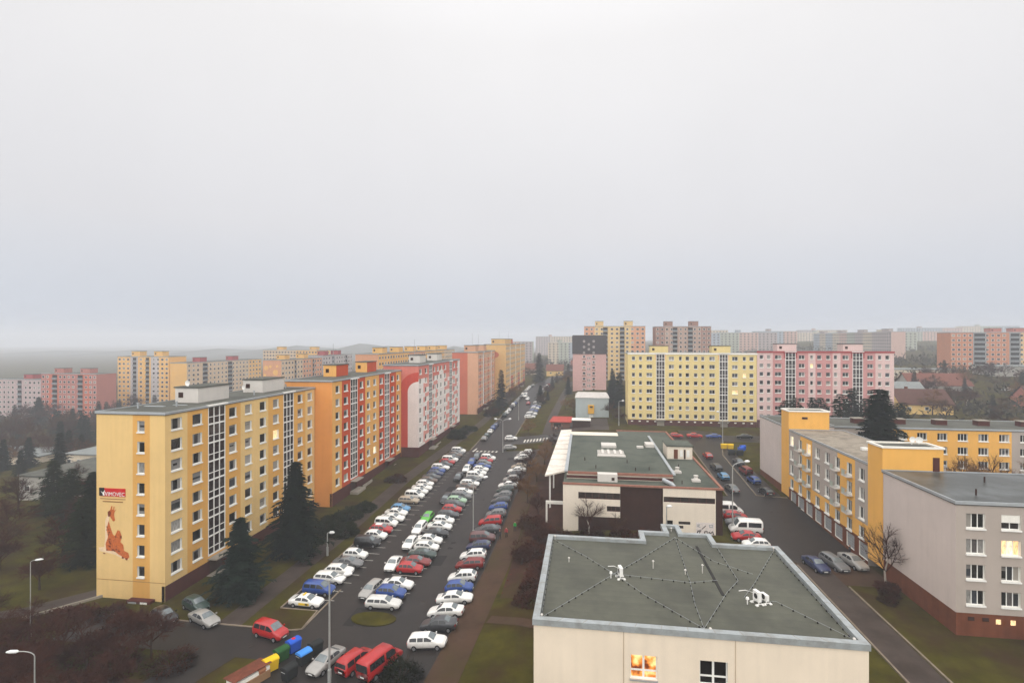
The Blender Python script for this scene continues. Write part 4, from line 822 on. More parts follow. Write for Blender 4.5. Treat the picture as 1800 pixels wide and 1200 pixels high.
gen_block('long straw yellow block behind the orange block roof', -104, 222, 11, 138, 2, 28.8, 'E', [(.3, YT), (.2, BEO), (.3, YT), (.2, SAND)], 8, 40, [(3, 12 + 22 * i, 5, 6, 2.6) for i in range(6)], YT, BEO, group='distant blocks on the left')
gen_block('long pale block far behind the painted circles block', -270, 400, 60, 12, -2, 27, 'S', [(.5, SAND), (.5, YT)], 8, 22, [(10, 4, 6, 5, 2.6), (40, 4, 6, 5, 2.6)], YT, group='distant blocks on the left', wins='stuff')
ORB = plaster('brick_orange', 192, 130, 98); GRYB = plaster('loggia_blue_grey', 150, 150, 150)
gen_block('orange and straw block at the right edge of the picture', 216.5, 340, 60, 12, 17, 39.8, 'S', [(.2, ORB), (.12, GRYB), (.2, ORB), (.1, GRYB), (.2, LYEL), (.18, GRYB)], 8, 20, [(24, 4, 6, 5, 2.4), (36, 4, 6, 5, 2.4)], REDB, ORB, group='distant blocks on the right', loggia=[(.21, .31), (.53, .61), (.83, .99)])
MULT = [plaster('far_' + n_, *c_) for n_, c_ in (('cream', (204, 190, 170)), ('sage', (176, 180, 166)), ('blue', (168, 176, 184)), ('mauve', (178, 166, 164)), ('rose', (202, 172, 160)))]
gen_block('long block with pastel striped side and peach end, distant right', 255, 471, 11, 148, 18, 42.6, 'W', [(.1, MULT[k]) for k in (2, 0, 2, 0, 4, 1, 3, 0, 3, 3)], 8, 44, [(3, 12 + i * 40, 5, 8, 2.4) for i in range(4)], MULT[3], MULT[4], group='distant blocks on the right', wins='stuff')
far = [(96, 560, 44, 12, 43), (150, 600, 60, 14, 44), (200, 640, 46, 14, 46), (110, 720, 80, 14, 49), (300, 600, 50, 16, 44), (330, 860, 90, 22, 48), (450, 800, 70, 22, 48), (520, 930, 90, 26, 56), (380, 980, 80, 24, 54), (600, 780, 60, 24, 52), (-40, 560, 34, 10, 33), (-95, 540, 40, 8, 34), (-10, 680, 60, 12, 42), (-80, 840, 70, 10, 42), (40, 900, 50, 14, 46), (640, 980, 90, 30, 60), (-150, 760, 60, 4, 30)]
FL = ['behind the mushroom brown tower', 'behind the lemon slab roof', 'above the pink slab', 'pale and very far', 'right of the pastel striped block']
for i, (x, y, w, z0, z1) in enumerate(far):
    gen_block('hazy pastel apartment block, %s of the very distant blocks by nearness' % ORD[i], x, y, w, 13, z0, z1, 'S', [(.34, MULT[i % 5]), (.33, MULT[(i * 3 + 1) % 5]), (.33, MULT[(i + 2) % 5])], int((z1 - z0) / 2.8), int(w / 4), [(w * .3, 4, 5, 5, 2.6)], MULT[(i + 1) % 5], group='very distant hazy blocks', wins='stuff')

# ------------------------------------------------------------------ low houses and sheds
def house(label, x, y, w, d, h, rh, wall, roofm, rz=0, flat=False, nwin=3, group='low buildings'):
    z = min(hgt(x, y), hgt(x + w, y)); o = thing('low_house', label, 'house', (x, y, z), rz, group)
    b = MB(); b.box(0, w, 0, d, -2, h); 
    if not flat: b.face([(0, -.001, h), (w, -.001, h), (w, d / 2, h + rh), (0, d / 2, h + rh)]) if False else None
    b.build('wall', wall, o)
    if flat:
        r = MB(); r.box(-.3, w + .3, -.3, d + .3, h + .002, h + .35); r.build('roof', roofm, o)
    else:
        g = MB(); g.face([(0, 0, h), (0, d, h), (0, d / 2, h + rh - .1)]); g.face([(w, 0, h), (w, d / 2, h + rh - .1), (w, d, h)]); g.build('gable', wall, o)
        r = MB(); e = .5
        for s, ya, yb in ((0, -e, d / 2), (1, d + e, d / 2)):
            za = h - e * rh / (d / 2); zb2 = h + rh
            r.face([(-e, ya, za), (w + e, ya, za), (w + e, yb, zb2), (-e, yb, zb2)]); r.face([(-e, ya, za + .18), (w + e, ya, za + .18), (w + e, yb, zb2 + .18), (-e, yb, zb2 + .18)])
            r.face([(-e, ya, za), (w + e, ya, za), (w + e, ya, za + .18), (-e, ya, za + .18)])
        q = r.build('roof', roofm, o); c = MB(); c.box(w * .3, w * .3 + .8, d * .55, d * .55 + .8, h + rh * .4, h + rh + .9); c.build('chimney', BRICKRED, q)
    for i in range(nwin): add('window', small_win_mesh(1.5, 1.3), o, ((i + .5) * w / nwin, 0, h * .4))
    return o
TILE = mat('roof_tiles_red', lin(112, 70, 58), .85, .2, 1.2, .3); TILED = mat('roof_tiles_dark', lin(86, 58, 50), .85, .2, 1.2, .3); SHEETG = mat('roof_sheet_grey', lin(128, 132, 130), .6, .15, .5)
HY = plaster('house_yellow', 236, 200, 128); HC = plaster('house_cream', 220, 206, 184); HG = plaster('house_grey', 170, 166, 158)
house('low cream school wing with a long window row, far left', -158, 136, 36, 12, 4.5, 0, HC, SHEETG, 0, True, 10)
house('flat grey roofed pavilion left of the ochre block', -128, 100, 34, 18, 5.5, 0, HG, BITUMEN, 0, True, 8)
house('low hall with a brown red roof behind the school wing', -185, 172, 40, 14, 4.5, 3, HY, TILED, 0, False, 6)
house('small shed with a pale roof behind the school wing', -128, 150, 20, 12, 6, 0, HG, SHEETG, 0, True, 4)
house('pale grey flat building by the left tree belt', -215, 150, 30, 14, 4, 0, HC, SHEETG, 0, True, 6)
house('yellow gabled house with dark roof, far right', 176, 198, 14, 9, 5, 4.5, HY, TILED, R(90), False, 1)
house('house with a pale hipped roof right of the pink slab', 126, 240, 18, 12, 4, 4.5, HC, SHEETG, 0, False, 3)
house('long red roofed house right of the pink slab', 150, 262, 26, 12, 4, 5, HG, TILE, 0, False, 4)
house('house with a steep brown roof beside the pink slab', 118, 212, 18, 12, 4, 5, HY, TILED, 0, False, 3)
house('white flat hall among the houses, far right', 165, 305, 36, 14, 5, 0, HC, SHEETG, 0, True, 7)
house('long grey flat hall below the orange right edge block', 212, 300, 44, 16, 5, 0, HG, SHEETG, 0, True, 8)
house('yellow hall with a red hipped roof beyond the pink slab', 146, 330, 22, 14, 6, 3, HY, TILE, 0, False, 4)
house('house with a broad grey roof, right edge of the picture', 208, 246, 22, 12, 4, 5, HC, SHEETG, 0, False, 3)
house('brown roofed house behind the yellow gabled house', 170, 222, 22, 11, 4, 5, REDB, TILED, 0, False, 3)
house('dark roofed cottage at the right edge beside bare trees', 196, 196, 20, 11, 4, 4, HC, TILED, 0, False, 3)
for i, (x, y) in enumerate(((-52, 420), (-30, 405), (6, 415), (22, 400), (-70, 455), (-12, 450), (30, 440))):
    house('red roofed cottage at the end of the street, %s of seven by nearness' % ORD[(4, 1, 2, 0, 6, 5, 3)[i]], x, y, 13, 10, 4.5, 4.5, (HC, HY, HG)[i % 3], TILE, 0, False, 2, group='cottages at the end of the street')

# ------------------------------------------------------------------ vehicles
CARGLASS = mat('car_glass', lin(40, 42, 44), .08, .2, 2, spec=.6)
SCREEN = mat('painted_sky_glass', lin(104, 112, 114), .1, .25, 1.5, spec=.8)  # sky reflection put into the base colour as a paler grey
TYRE = mat('tyre', lin(24, 24, 24), .9, .1); RIM = mat('wheel_rim', lin(150, 150, 152), .35, .1, metal=.5); TRIM = mat('car_trim', lin(30, 30, 32), .7, .1)
HEADL = mat('headlight_glass', lin(225, 228, 230), .15, .05); TAILL = mat('tail_light_red', lin(150, 20, 18), .25, .1); PLATE = mat('number_plate', lin(225, 225, 220), .5, .05)
# stations: x, z bottom, z belt, z top, half width belt, half width top
PROF = {
 'sedan': [(-2.28, .42, .70, .78, .66, .55), (-2.2, .28, .86, .94, .80, .68), (-1.6, .2, .93, 1.0, .87, .76), (-.85, .2, .95, 1.40, .89, .60), (.25, .2, .94, 1.44, .89, .61), (1.05, .2, .92, .99, .88, .76), (1.9, .2, .80, .85, .85, .70), (2.2, .26, .66, .72, .75, .60), (2.28, .36, .52, .58, .62, .5)],
 'hatch': [(-1.98, .42, .78, .86, .68, .58), (-1.92, .28, .92, 1.0, .82, .70), (-1.45, .2, .97, 1.40, .87, .62), (-1.0, .2, .97, 1.47, .88, .62), (.2, .2, .95, 1.48, .88, .61), (1.0, .2, .93, 1.0, .87, .75), (1.7, .2, .82, .87, .84, .70), (1.95, .26, .68, .74, .74, .6), (2.03, .36, .54, .6, .6, .5)],
 'estate': [(-2.28, .42, .78, .88, .70, .60), (-2.22, .28, .92, 1.04, .84, .70), (-1.95, .2, .96, 1.36, .88, .64), (-1.6, .2, .96, 1.44, .89, .63), (.25, .2, .94, 1.46, .89, .62), (1.05, .2, .92, .99, .88, .76), (1.9, .2, .80, .85, .85, .70), (2.2, .26, .66, .72, .75, .60), (2.28, .36, .52, .58, .62, .5)],
 'mpv': [(-2.1, .42, .82, .95, .72, .62), (-2.05, .28, .98, 1.12, .86, .72), (-1.9, .2, 1.02, 1.62, .89, .70), (-1.5, .2, 1.02, 1.70, .90, .70), (.4, .2, 1.0, 1.70, .90, .68), (1.25, .2, .98, 1.06, .89, .78), (1.8, .2, .88, .94, .86, .72), (2.05, .26, .72, .78, .76, .62), (2.12, .36, .55, .62, .62, .5)],
 'van': [(-2.5, .45, 1.1, 1.9, .88, .80), (-2.46, .3, 1.15, 2.10, .95, .86), (-2.3, .24, 1.15, 2.2, .97, .86), (0, .24, 1.12, 2.22, .97, .86), (1.05, .24, 1.1, 2.15, .97, .84), (1.75, .24, 1.08, 1.2, .96, .84), (2.25, .26, .95, 1.02, .92, .78), (2.5, .32, .74, .8, .82, .66), (2.56, .42, .58, .64, .7, .55)]}
GL = {'sedan': ((-1.5, -.95), (.33, .98), [(-1.15, -.3), (-.2, .8)]), 'hatch': ((-1.87, -1.5), (.28, .93), [(-1.55, -.95), (-.85, -.25), (-.15, .78)]), 'estate': ((-2.18, -1.99), (.33, .98), [(-1.9, -1.05), (-.95, -.25), (-.15, .8)]),
      'mpv': ((-2.03, -1.92), (.48, 1.18), [(-1.8, -.95), (-.85, -.1), (0, 1.0)]), 'van': ((-2.48, -2.46), (1.12, 1.7), [(-2.2, -.25), (0, 1.35)])}
def interp(st, x, k):
    for a, c in zip(st, st[1:]):
        if a[0] <= x <= c[0]: t = (x - a[0]) / (c[0] - a[0]); return a[k] + (c[k] - a[k]) * t
    return st[0][k] if x < st[0][0] else st[-1][k]
CARM = {}
def car_meshes(kind, cut=False):
    key = (kind, cut)
    if key in CARM: return CARM[key]
    st = PROF[kind]; b = MB(); rings = []
    if cut: pass
    for (x, z0, zb_, zt, wb, wt) in st:
        low = min(wb, .86) * .94; half = [(low * .9, z0), (wb * .985, z0 + (zb_ - z0) * .28), (wb, z0 + (zb_ - z0) * .72), (wb * .965, zb_), (wt + (wb - wt) * .12, zb_ + (zt - zb_) * .82), (wt * .8, zt), (wt * .4, zt + .025)]
        ring = [(x, -y, z) for y, z in half] + [(x, y, z) for y, z in reversed(half)]; i = len(b.v); b.v += ring; rings.append((i, len(ring)))
    n = rings[0][1]
    for (i, _), (j, _) in zip(rings, rings[1:]):
        for k in range(n): b.f.append((i + k, i + (k + 1) % n, j + (k + 1) % n, j + k)); b.m.append(1 if k == n - 1 else 0)
    b.f.append(tuple(rings[0][0] + k for k in range(n))); b.m.append(0); b.f.append(tuple(reversed([rings[-1][0] + k for k in range(n)]))); b.m.append(0)
    body = b.mesh('body', [PAINT, TRIM], True)
    (ra, rb_), (wa, wb2), sides = GL[kind]; out = {'body': body}
    def top_pts(x, dz, dx): wt = interp(st, x, 5); zt = interp(st, x, 3); return [(x + dx, -wt * .84, zt - .01 + dz), (x + dx, -wt * .42, zt + .025 + dz), (x + dx, wt * .42, zt + .025 + dz), (x + dx, wt * .84, zt - .01 + dz)]
    def glass(x0, x1, dx):
        g = MB(); P = [top_pts(x0 + (x1 - x0) * i / 3, .022, dx) for i in range(4)]
        for p, q in zip(P, P[1:]):
            for k in range(3): g.face([p[k], q[k], q[k + 1], p[k + 1]])
        return g
    out['windscreen'] = glass(wa, wb2, .02).mesh('windscreen', SCREEN, True)
    if kind == 'van' or kind == 'mpv' or kind == 'estate':
        g = MB(); xr = interp(st, ra, 0) - .01; w0, w1, z0, z1 = interp(st, ra, 4) * .86, interp(st, rb_, 5) * .92, interp(st, ra, 2) + .06, interp(st, rb_, 3) - .14
        g.face([(ra - .05, -w0, z0), (rb_ - .05, -w1, z1), (rb_ - .05, w1, z1), (ra - .05, w0, z0)]); out['rear_window'] = g.mesh('rear_window', CARGLASS)
    else: out['rear_window'] = glass(ra, rb_, -.02).mesh('rear_window', SCREEN, True)
    out['side'] = []
    for xa, xb in sides:
        for s in (-1, 1):
            g = MB(); P = []
            for i in range(4):
                x = xa + (xb - xa) * i / 3; zb_, zt, wbb, wt = (interp(st, x, k) for k in (2, 3, 4, 5)); q0 = (wbb * .965, zb_); q1 = (wt + (wbb - wt) * .12, zb_ + (zt - zb_) * .82)
                f = lambda t: (x, s * (q0[0] + (q1[0] - q0[0]) * t + .018), q0[1] + (q1[1] - q0[1]) * t + .006)
                P.append((f(.1), f(.92)))
            for p, q in zip(P, P[1:]): g.face([p[0], q[0], q[1], p[1]] if s < 0 else [q[0], p[0], p[1], q[1]])
            out['side'].append(g.mesh('side_window', CARGLASS))
    w = MB(); r = .34 if kind == 'van' else .31
    w.tube([(0, -.1, 0), (0, .1, 0)], r, 14, 0); w.tube([(0, -.112, 0), (0, .112, 0)], r * .62, 10, 1); out['wheel'] = w.mesh('wheel', [TYRE, RIM])
    fx = st[-1][0]; rx = st[0][0]; h = MB(); h.tube([(-.16, 0, 0), (.0, 0, .02), (.05, 0, .0)], [.1, .11, .05], 8); out['headlight'] = h.mesh('headlight', HEADL, True)
    t = MB(); t.box(-.05, .05, -.13, .13, -.1, .1); out['tail'] = t.mesh('tail_light', TAILL)
    p = MB(); p.box(-.01, .012, -.26, .26, -.055, .055); out['plate'] = p.mesh('number_plate', PLATE)
    m = MB(); m.box(-.06, .06, -.09, .09, -.06, .07); out['mirror'] = m.mesh('mirror', PAINT)
    a = MB()
    for s in (-1, 1): a.box(-fx * .62, fx * .62, s * (st[3][4] - .03) - .02, s * (st[3][4] - .03) + .02, .2, .3)
    out['sill'] = a.mesh('door_sill', TRIM)
    out['dims'] = (fx, rx, r, st); CARM[key] = out; return out
COLS = {'white': lin(236, 234, 228), 'silverwhite': lin(214, 212, 206), 'silver': lin(158, 155, 150), 'grey': lin(112, 112, 112), 'darkgrey': lin(62, 63, 66), 'black': lin(28, 27, 28), 'blue': lin(34, 70, 140), 'darkblue': lin(36, 46, 84), 'lightblue': lin(86, 142, 184), 'red': lin(176, 24, 24), 'darkred': lin(124, 32, 28), 'maroon': lin(96, 58, 56), 'brown': lin(96, 78, 66), 'beige': lin(172, 156, 134), 'lime': lin(92, 178, 62), 'palegreen': lin(158, 188, 158), 'darkgreen': lin(48, 66, 60)}
CN = {'silverwhite': 'silvery white', 'darkgrey': 'dark grey', 'darkblue': 'dark blue', 'lightblue': 'light blue', 'darkred': 'dark red', 'lime': 'lime green', 'palegreen': 'pale green', 'darkgreen': 'dark green'}
TN = {'sedan': 'saloon car', 'hatch': 'hatchback', 'estate': 'estate car', 'mpv': 'people carrier', 'van': 'van', 'taxi': 'taxi', 'hatch2': 'hatchback'}
def car(col, kind, x, y, rz, label, group, detail=2, scale=1.):
    k = {'taxi': 'sedan', 'hatch2': 'hatch'}.get(kind, kind); M = car_meshes(k); fx, rx, r, st = M['dims']; z = hgt(x, y) + .05
    gx = (hgt(x + 1.2, y) - hgt(x - 1.2, y)) / 2.4; gy = (hgt(x, y + 1.2) - hgt(x, y - 1.2)) / 2.4
    root = thing('parked_van' if kind == 'van' else 'parked_car', label, 'van' if kind == 'van' else ('taxi' if kind == 'taxi' else 'car'), (x, y, z), 0, group)
    nrm = Vector((-gx, -gy, 1)).normalized(); f = Vector((math.cos(rz), math.sin(rz), 0)); f = (f - nrm * f.dot(nrm)).normalized(); l = nrm.cross(f)
    root.rotation_euler = Matrix((f, l, nrm)).transposed().to_euler(); root.scale = (scale * rnd.uniform(.94, 1.05), scale * rnd.uniform(.97, 1.02), scale * rnd.uniform(.95, 1.07))
    c = (*COLS[col], 1); o = add('body', M['body'], root); o.color = c
    add('windscreen', M['windscreen'], root); add('rear_window', M['rear_window'], root)
    for s in M['side']: add('side_window', s, root)
    if detail < 1: return root
    wx = fx * .62; hw = st[3][4]
    for sx in (-1, 1):
        for sy in (-1, 1): add('wheel', M['wheel'], root, (sx * wx, sy * (hw - .07), r - .02))
    if detail > 1:
        for sy in (-1, 1):
            add('headlight', M['headlight'], root, (fx - .1, sy * (st[-1][4] - .05), st[-1][3] + .02)); add('tail_light', M['tail'], root, (rx + .04, sy * (st[0][4] - .04), st[0][2]))
            q = add('mirror', M['mirror'], root, (GL[k][1][1] - .12, sy * (hw + .09), st[3][2] + .08)); q.color = c
        add('number_plate', M['plate'], root, (fx + .012, 0, st[-1][1] + .08)); add('number_plate', M['plate'], root, (rx - .012, 0, st[0][1] + .2)); add('door_sill', M['sill'], root)
    if kind == 'hatch2':
        b = MB(); zz = 1.515; b.face([(-1.0, -.45, zz - .01), (.2, -.45, zz), (.2, .45, zz), (-1.0, .45, zz - .01)]); b.build('white_roof', WHITE, root)
    if kind == 'taxi':
        b = MB(); b.box(-.35, -.15, -.3, .3, 1.47, 1.6); b.build('roof_light', mat('taxi_yellow', lin(226, 190, 60)), root)
        b = MB(); b.box(-.6, .9, -.925, -.9, .45, .75); b.build('door_advert', MATS['taxi_yellow'], root); b = MB(); b.box(.35, .75, -.932, -.926, .5, .7); b.build('door_advert', SIGNK, root)
    return root
ROW_L=[('white','taxi',-36.5,63.3),('blue','mpv',-36.5,66.6),('white','estate',-36.6,69.8),('white','hatch',-36.5,72.5),('grey','sedan',-36.4,75.2),('white','hatch',-36.5,78.0),('black','mpv',-36.8,83.2),('white','hatch',-36.5,86.2),('red','hatch2',-36.7,88.9),('white','mpv',-36.8,91.7),('white','sedan',-36.7,94.5),('white','sedan',-36.9,97.1),('lightblue','hatch',-36.9,99.5),('beige','estate',-36.9,104.4),('white','mpv',-36.6,107.3),('white','hatch',-36.6,110.2),('white','sedan',-36.8,112.9),('white','hatch',-37.0,115.7),('brown','hatch',-36.9,118.3),('darkgrey','sedan',-37.0,121.0),('darkblue','hatch',-37.0,123.8),('blue','hatch',-37.1,126.4),('white','estate',-37.1,129.2),('darkgrey','sedan',-36.8,131.9),('red','hatch',-36.8,134.6),('white','mpv',-36.7,137.2),('black','sedan',-36.8,139.5),('brown','sedan',-36.8,141.9),('grey','hatch',-36.8,144.5),('white','mpv',-36.7,146.8)]
ROW_M1=[('silver','estate',-29.3,67.4),('white','sedan',-29.3,75.8),('white','hatch',-29.4,83.8),('white','estate',-29.9,90.2),('lime','hatch',-30.1,95.6),('black','estate',-29.4,106.4),('darkgrey','hatch',-30.5,121.8),('white','hatch',-30.1,128.9),('blue','hatch',-30.2,135.2),('darkgrey','mpv',-29.8,140.3)]
ROW_M2=[('silverwhite','estate',-26.2,64.3),('blue','hatch',-26.2,67.0),('white','sedan',-26.2,69.5),('red','hatch',-26.2,74.5),('darkred','sedan',-26.1,77.0),('darkgreen','sedan',-26.0,80.0),('white','hatch',-26.2,82.8),('white','sedan',-26.6,85.6),('black','sedan',-26.5,88.7),('white','sedan',-26.5,91.7),('white','hatch',-26.5,94.4),('darkgrey','hatch',-26.5,97.5),('red','hatch',-26.5,100.5),('darkgrey','estate',-26.7,103.1),('palegreen','hatch',-26.8,105.7),('grey','mpv',-26.5,108.2),('white','hatch',-26.6,111.1),('brown','sedan',-26.8,114.2),('white','estate',-26.6,117.3),('darkgrey','sedan',-26.7,120.0),('white','mpv',-26.6,123.0),('white','sedan',-26.5,125.8),('white','hatch',-26.4,129.0),('blue','sedan',-26.6,131.8),('grey','hatch',-26.7,134.7),('red','hatch',-26.7,137.3),('white','mpv',-26.5,139.9)]
ROW_R=[('white','estate',-17.5,55.8),('darkgrey','sedan',-17.2,59.3),('white','sedan',-17.2,62.4),('white','sedan',-16.9,65.7),('blue','hatch',-17.0,68.5),('white','hatch',-17.3,71.7),('darkred','estate',-17.2,76.0),('white','hatch',-17.4,79.3),('darkblue','hatch',-17.3,83.0),('maroon','mpv',-17.3,86.3),('darkgrey','sedan',-17.2,90.1),('red','mpv',-17.3,93.7),('grey','hatch',-16.9,97.5),('blue','hatch',-17.1,101.4),('darkgrey','hatch',-17.2,105.0),('grey','hatch',-17.3,108.5),('darkgreen','hatch',-17.3,111.8),('white','sedan',-17.3,115.7),('silver','hatch',-17.2,119.9),('darkgrey','hatch',-17.0,123.4),('white','sedan',-16.8,127.1),('beige','hatch',-16.7,130.6),('white','hatch',-17.1,139.5),('silver','estate',-16.8,142.4),('white','hatch',-16.4,144.8)]
def row(lst, where, rots, group):
    for i, (c, k, x, y) in enumerate(lst):
        n = (TN[k] if k != 'hatch2' else 'hatchback with a white roof'); rz = rots(i)
        car(c, k, x, y, rz + rnd.uniform(-.035, .035), '%s %s, %s from the near end of %s' % (CN.get(c, c), n, ORD[i], where), group, 2 if y < 112 else 1)
row(ROW_L, 'the left parking row', lambda i: 0, 'cars in the left parking row')
row(ROW_M1, 'the lengthwise middle row', lambda i: R(-90 - 6 * (i == 0)), 'cars parked lengthwise in the middle')
row(ROW_M2, 'the middle side by side row', lambda i: 0, 'cars in the middle parking row')
row(ROW_R, 'the right parking row', lambda i: 0 if i in (0, 3, 4, 9) else math.pi, 'cars in the right parking row')
for c, k, x, y, rz, lab in [
    ('red', 'mpv', -36.8, 56.0, -14, 'red people carrier turning on the access road by the bins'),
    ('silver', 'sedan', -46.8, 57.6, -22, 'silver saloon parked in front of the ochre block end, half hidden by bare trees'),
    ('darkgreen', 'hatch', -50.2, 60.3, -22, 'dark green hatchback tight against the corner of the ochre block'),
    ('black', 'hatch', -52.0, 57.2, -22, 'black hatchback behind the bare trees by the ochre block'),
    ('silver', 'sedan', -27.6, 51.8, -104, 'silver saloon facing the camera beside the bins and lamp post'),
    ('red', 'mpv', -24.3, 52.0, 70, 'red car seen from behind between the silver saloon and red van'),
    ('black', 'hatch', 46.6, 59.2, 80, 'black hatchback at the right edge below the grey block'),
    ('red', 'van', -21.4, 51.8, 68, 'bright red van parked at the bottom edge of the car park'),
    ('white', 'hatch', -23.7, 164.5, 4, 'white hatchback crossing the junction below the twin lamp'),
    ('silver', 'hatch', -22.2, 152.2, 8, 'silver hatchback waiting at the junction near the crossing'),
    ('silver', 'hatch', -32.3, 163.5, 91, 'silver hatchback parked nearest on the left kerb past the crossing'),
    ('darkgreen', 'hatch', -32.4, 169, 90, 'dark green hatchback on the left kerb, second past the crossing'),
    ('white', 'sedan', -32.4, 174.8, 90, 'white saloon on the left kerb, third past the crossing'),
    ('blue', 'hatch', -32.4, 180.5, 90, 'blue hatchback on the left kerb, fourth past the crossing'),
    ('darkblue', 'hatch', -32.4, 186, 90, 'dark blue hatchback on the left kerb, fifth past the crossing'),
    ('darkblue', 'sedan', 32.2, 77.4, -80, 'dark blue saloon, left of three parked below the garages'),
    ('grey', 'estate', 35.0, 78.2, -80, 'grey estate car, middle of three parked below the garages'),
    ('silver', 'sedan', 37.8, 79.0, -80, 'silver saloon, right of three parked below the garages'),
    ('white', 'van', 26.4, 89.6, 178, 'white minibus parked nose first beside the brown shop wall'),
    ('red', 'sedan', 25.6, 86.6, 180, 'red saloon between the white minibus and a white car'),
    ('white', 'hatch', 26.2, 83.6, 180, 'white hatchback partly hidden by the felt roof edge'),
    ('white', 'van', 26.0, 98.2, 0, 'white van with red stripe beside the shop, behind the minibus'),
    ('red', 'hatch', 26.3, 95.4, 0, 'red hatchback between the striped white van and minibus'),
    ('grey', 'sedan', 26.4, 92.6, 180, 'grey saloon just behind the white minibus'),
    ('grey', 'sedan', 30.2, 111.5, 97, 'grey saloon nearest on the verge right of the shop'),
    ('lightblue', 'hatch', 30.6, 119.8, 95, 'light blue hatchback on the verge right of the shop'),
    ('darkgrey', 'estate', 31.0, 127.6, 95, 'dark grey estate on the verge behind the light blue hatchback'),
    ('red', 'hatch', 31.4, 138.0, 95, 'red hatchback farthest along the verge right of the shop'),
    ('black', 'hatch', 36.4, 110.2, 100, 'black hatchback with red lights nearest the first garage'),
    ('blue', 'hatch', 36.4, 117.8, 98, 'blue hatchback parked behind the black one by the block'),
    ('darkred', 'mpv', 36.8, 124.8, 98, 'dark red people carrier behind the blue hatchback by the block'),
    ('darkgrey', 'sedan', 37.4, 132.6, 95, 'dark grey saloon just in front of the dark container'),
    ('red', 'hatch', 27.6, 161.5, 0, 'red hatchback half hidden by the penthouse on the shop roof'),
    ('red', 'sedan', 33.0, 161.8, 0, 'red saloon parked below the lemon yellow slab'),
    ('blue', 'sedan', 38.6, 162.0, 180, 'blue saloon parked below the lemon yellow slab'),
    ('black', 'sedan', 47.5, 162.4, 180, 'black saloon in the shade below the lemon slab right doorway')]:
    car(c, k, x, y, R(rz), lab, None, 2 if y < 112 else 1)
van = [o for o in bpy.data.objects if o.get('label', '').startswith('white van with red stripe')][0]
for s in (-1, 1): b = MB(); b.box(-2.2, 2.0, s * .985 - .006, s * .985 + .006, .62, .8); b.build('red_stripe', SIGNR, van)
cl = list(COLS); k = 0
for side, x0, rz, n, y0, dy in (('left kerb', -32.3, 90, 18, 206, 6.3), ('right kerb bays', -21.6, 5, 16, 203, 3.4), ('right kerb far out', -22.8, 90, 9, 262, 6.5)):
    for i in range(n):
        y = y0 + i * dy; c = rnd.choice(['white', 'white', 'white', 'silver', 'grey', 'darkgrey', 'red', 'blue', 'black', 'darkgreen'])
        car(c, rnd.choice(['hatch', 'sedan', 'estate', 'mpv']), x0 + (.0 if y < 300 else (y - 300) * .07), y, R(rz + rnd.uniform(-3, 3)), '%s car beyond the second crossing, %s along the %s' % (CN.get(c, c), ORD[i], side), 'cars along the far street', 0 if y > 240 else 1)
car('white', 'hatch', -28, 252, R(-92), 'white car driving towards the camera on the far street', None, 1); car('white', 'van', -30.2, 262, R(-92), 'white van in the far street traffic', None, 1); car('red', 'hatch', -26, 238, R(88), 'red car driving away on the far street', None, 1)
for i, (x, y) in enumerate(((178, 236), (186, 238), (196, 232), (205, 233), (190, 262))): car('white' if i % 2 == 0 else 'silver', 'sedan', x, y, R(10), '%s car among the houses far right, %s from the left' % ('white' if i % 2 == 0 else 'silver', ORD[i]), 'cars among the far right houses', 0)

# ------------------------------------------------------------------ street furniture
GALV = mat('galvanised_steel', lin(176, 176, 172), .45, .1, 2, metal=.4); LAMPW = mat('lamp_head', lin(232, 232, 230), .4, .05)
def lamp(x, y, h, arm, rz, label, r=.10, twin=False):
    o = thing('street_lamp', label, 'street lamp', (x, y, hgt(x, y)), rz, 'street lamps')
    b = MB(); b.tube([(0, 0, -.2), (0, 0, 1.4), (0, 0, 1.42)], [r * 1.9, r * 1.9, r * 1.2], 10); b.tube([(0, 0, 1.42), (0, 0, h)], [r * 1.1, r * .8], 10); b.build('mast', GALV, o)
    for s in ((1, -1) if twin else (1,)):
        b = MB(); b.tube([(0, 0, h)] + [(s * arm * (1 - math.cos(t)), 0, h + arm * .45 * math.sin(t)) for t in (.3, .6, .9, 1.2, 1.5)], r * .62, 8); b.build('arm', GALV, o)
        b = MB(); x0 = s * arm * .93; z0 = h + arm * .45; b.tube([(x0, 0, z0), (x0 + s * .15, 0, z0 + .02), (x0 + s * .6, 0, z0 + .06), (x0 + s * .85, 0, z0 + .05)], [r * .9, r * 2.2, r * 2.2, r * .9], 8); b.build('lamp_head', LAMPW, o)
    return o
lamp(-25.9, 49.3, 10.3, 1.5, R(18), 'tall grey street lamp in the foreground between bins and cars')
lamp(-19.4, 88.1, 9.5, 2.0, R(30), 'tall street lamp standing in the middle of the car park')
lamp(24.3, 89.4, 10.8, 2.2, R(10), 'tall street lamp beside the white minibus', twin=False)
lamp(-23.9, 148.9, 9, 1.8, R(10), 'double armed street lamp by the zebra crossing', twin=True); lamp(-25.7, 199, 9, 1.5, R(5), 'slim street lamp by the far zebra crossing')
lamp(-44.6, 36, 9.2, 1.2, R(200), 'street lamp at the bottom left among dark bare trees', r=.06); lamp(-65, 52, 8.8, .5, R(20), 'street lamp on the grass left of the ochre block', r=.05)
lamp(-41.6, 78.5, 3.6, .4, 0, 'short lamp between the two spruces by the footpath'); lamp(13.2, 86.2, 5, .01, 0, 'short lamp in front of the brown shop wall'); lamp(38.9, 153, 9, 1.2, R(200), 'street lamp below the lemon slab beside the yellow bins'); lamp(11.5, 178, 8, 1, 0, 'thin lamp post at the left edge of the lemon slab')
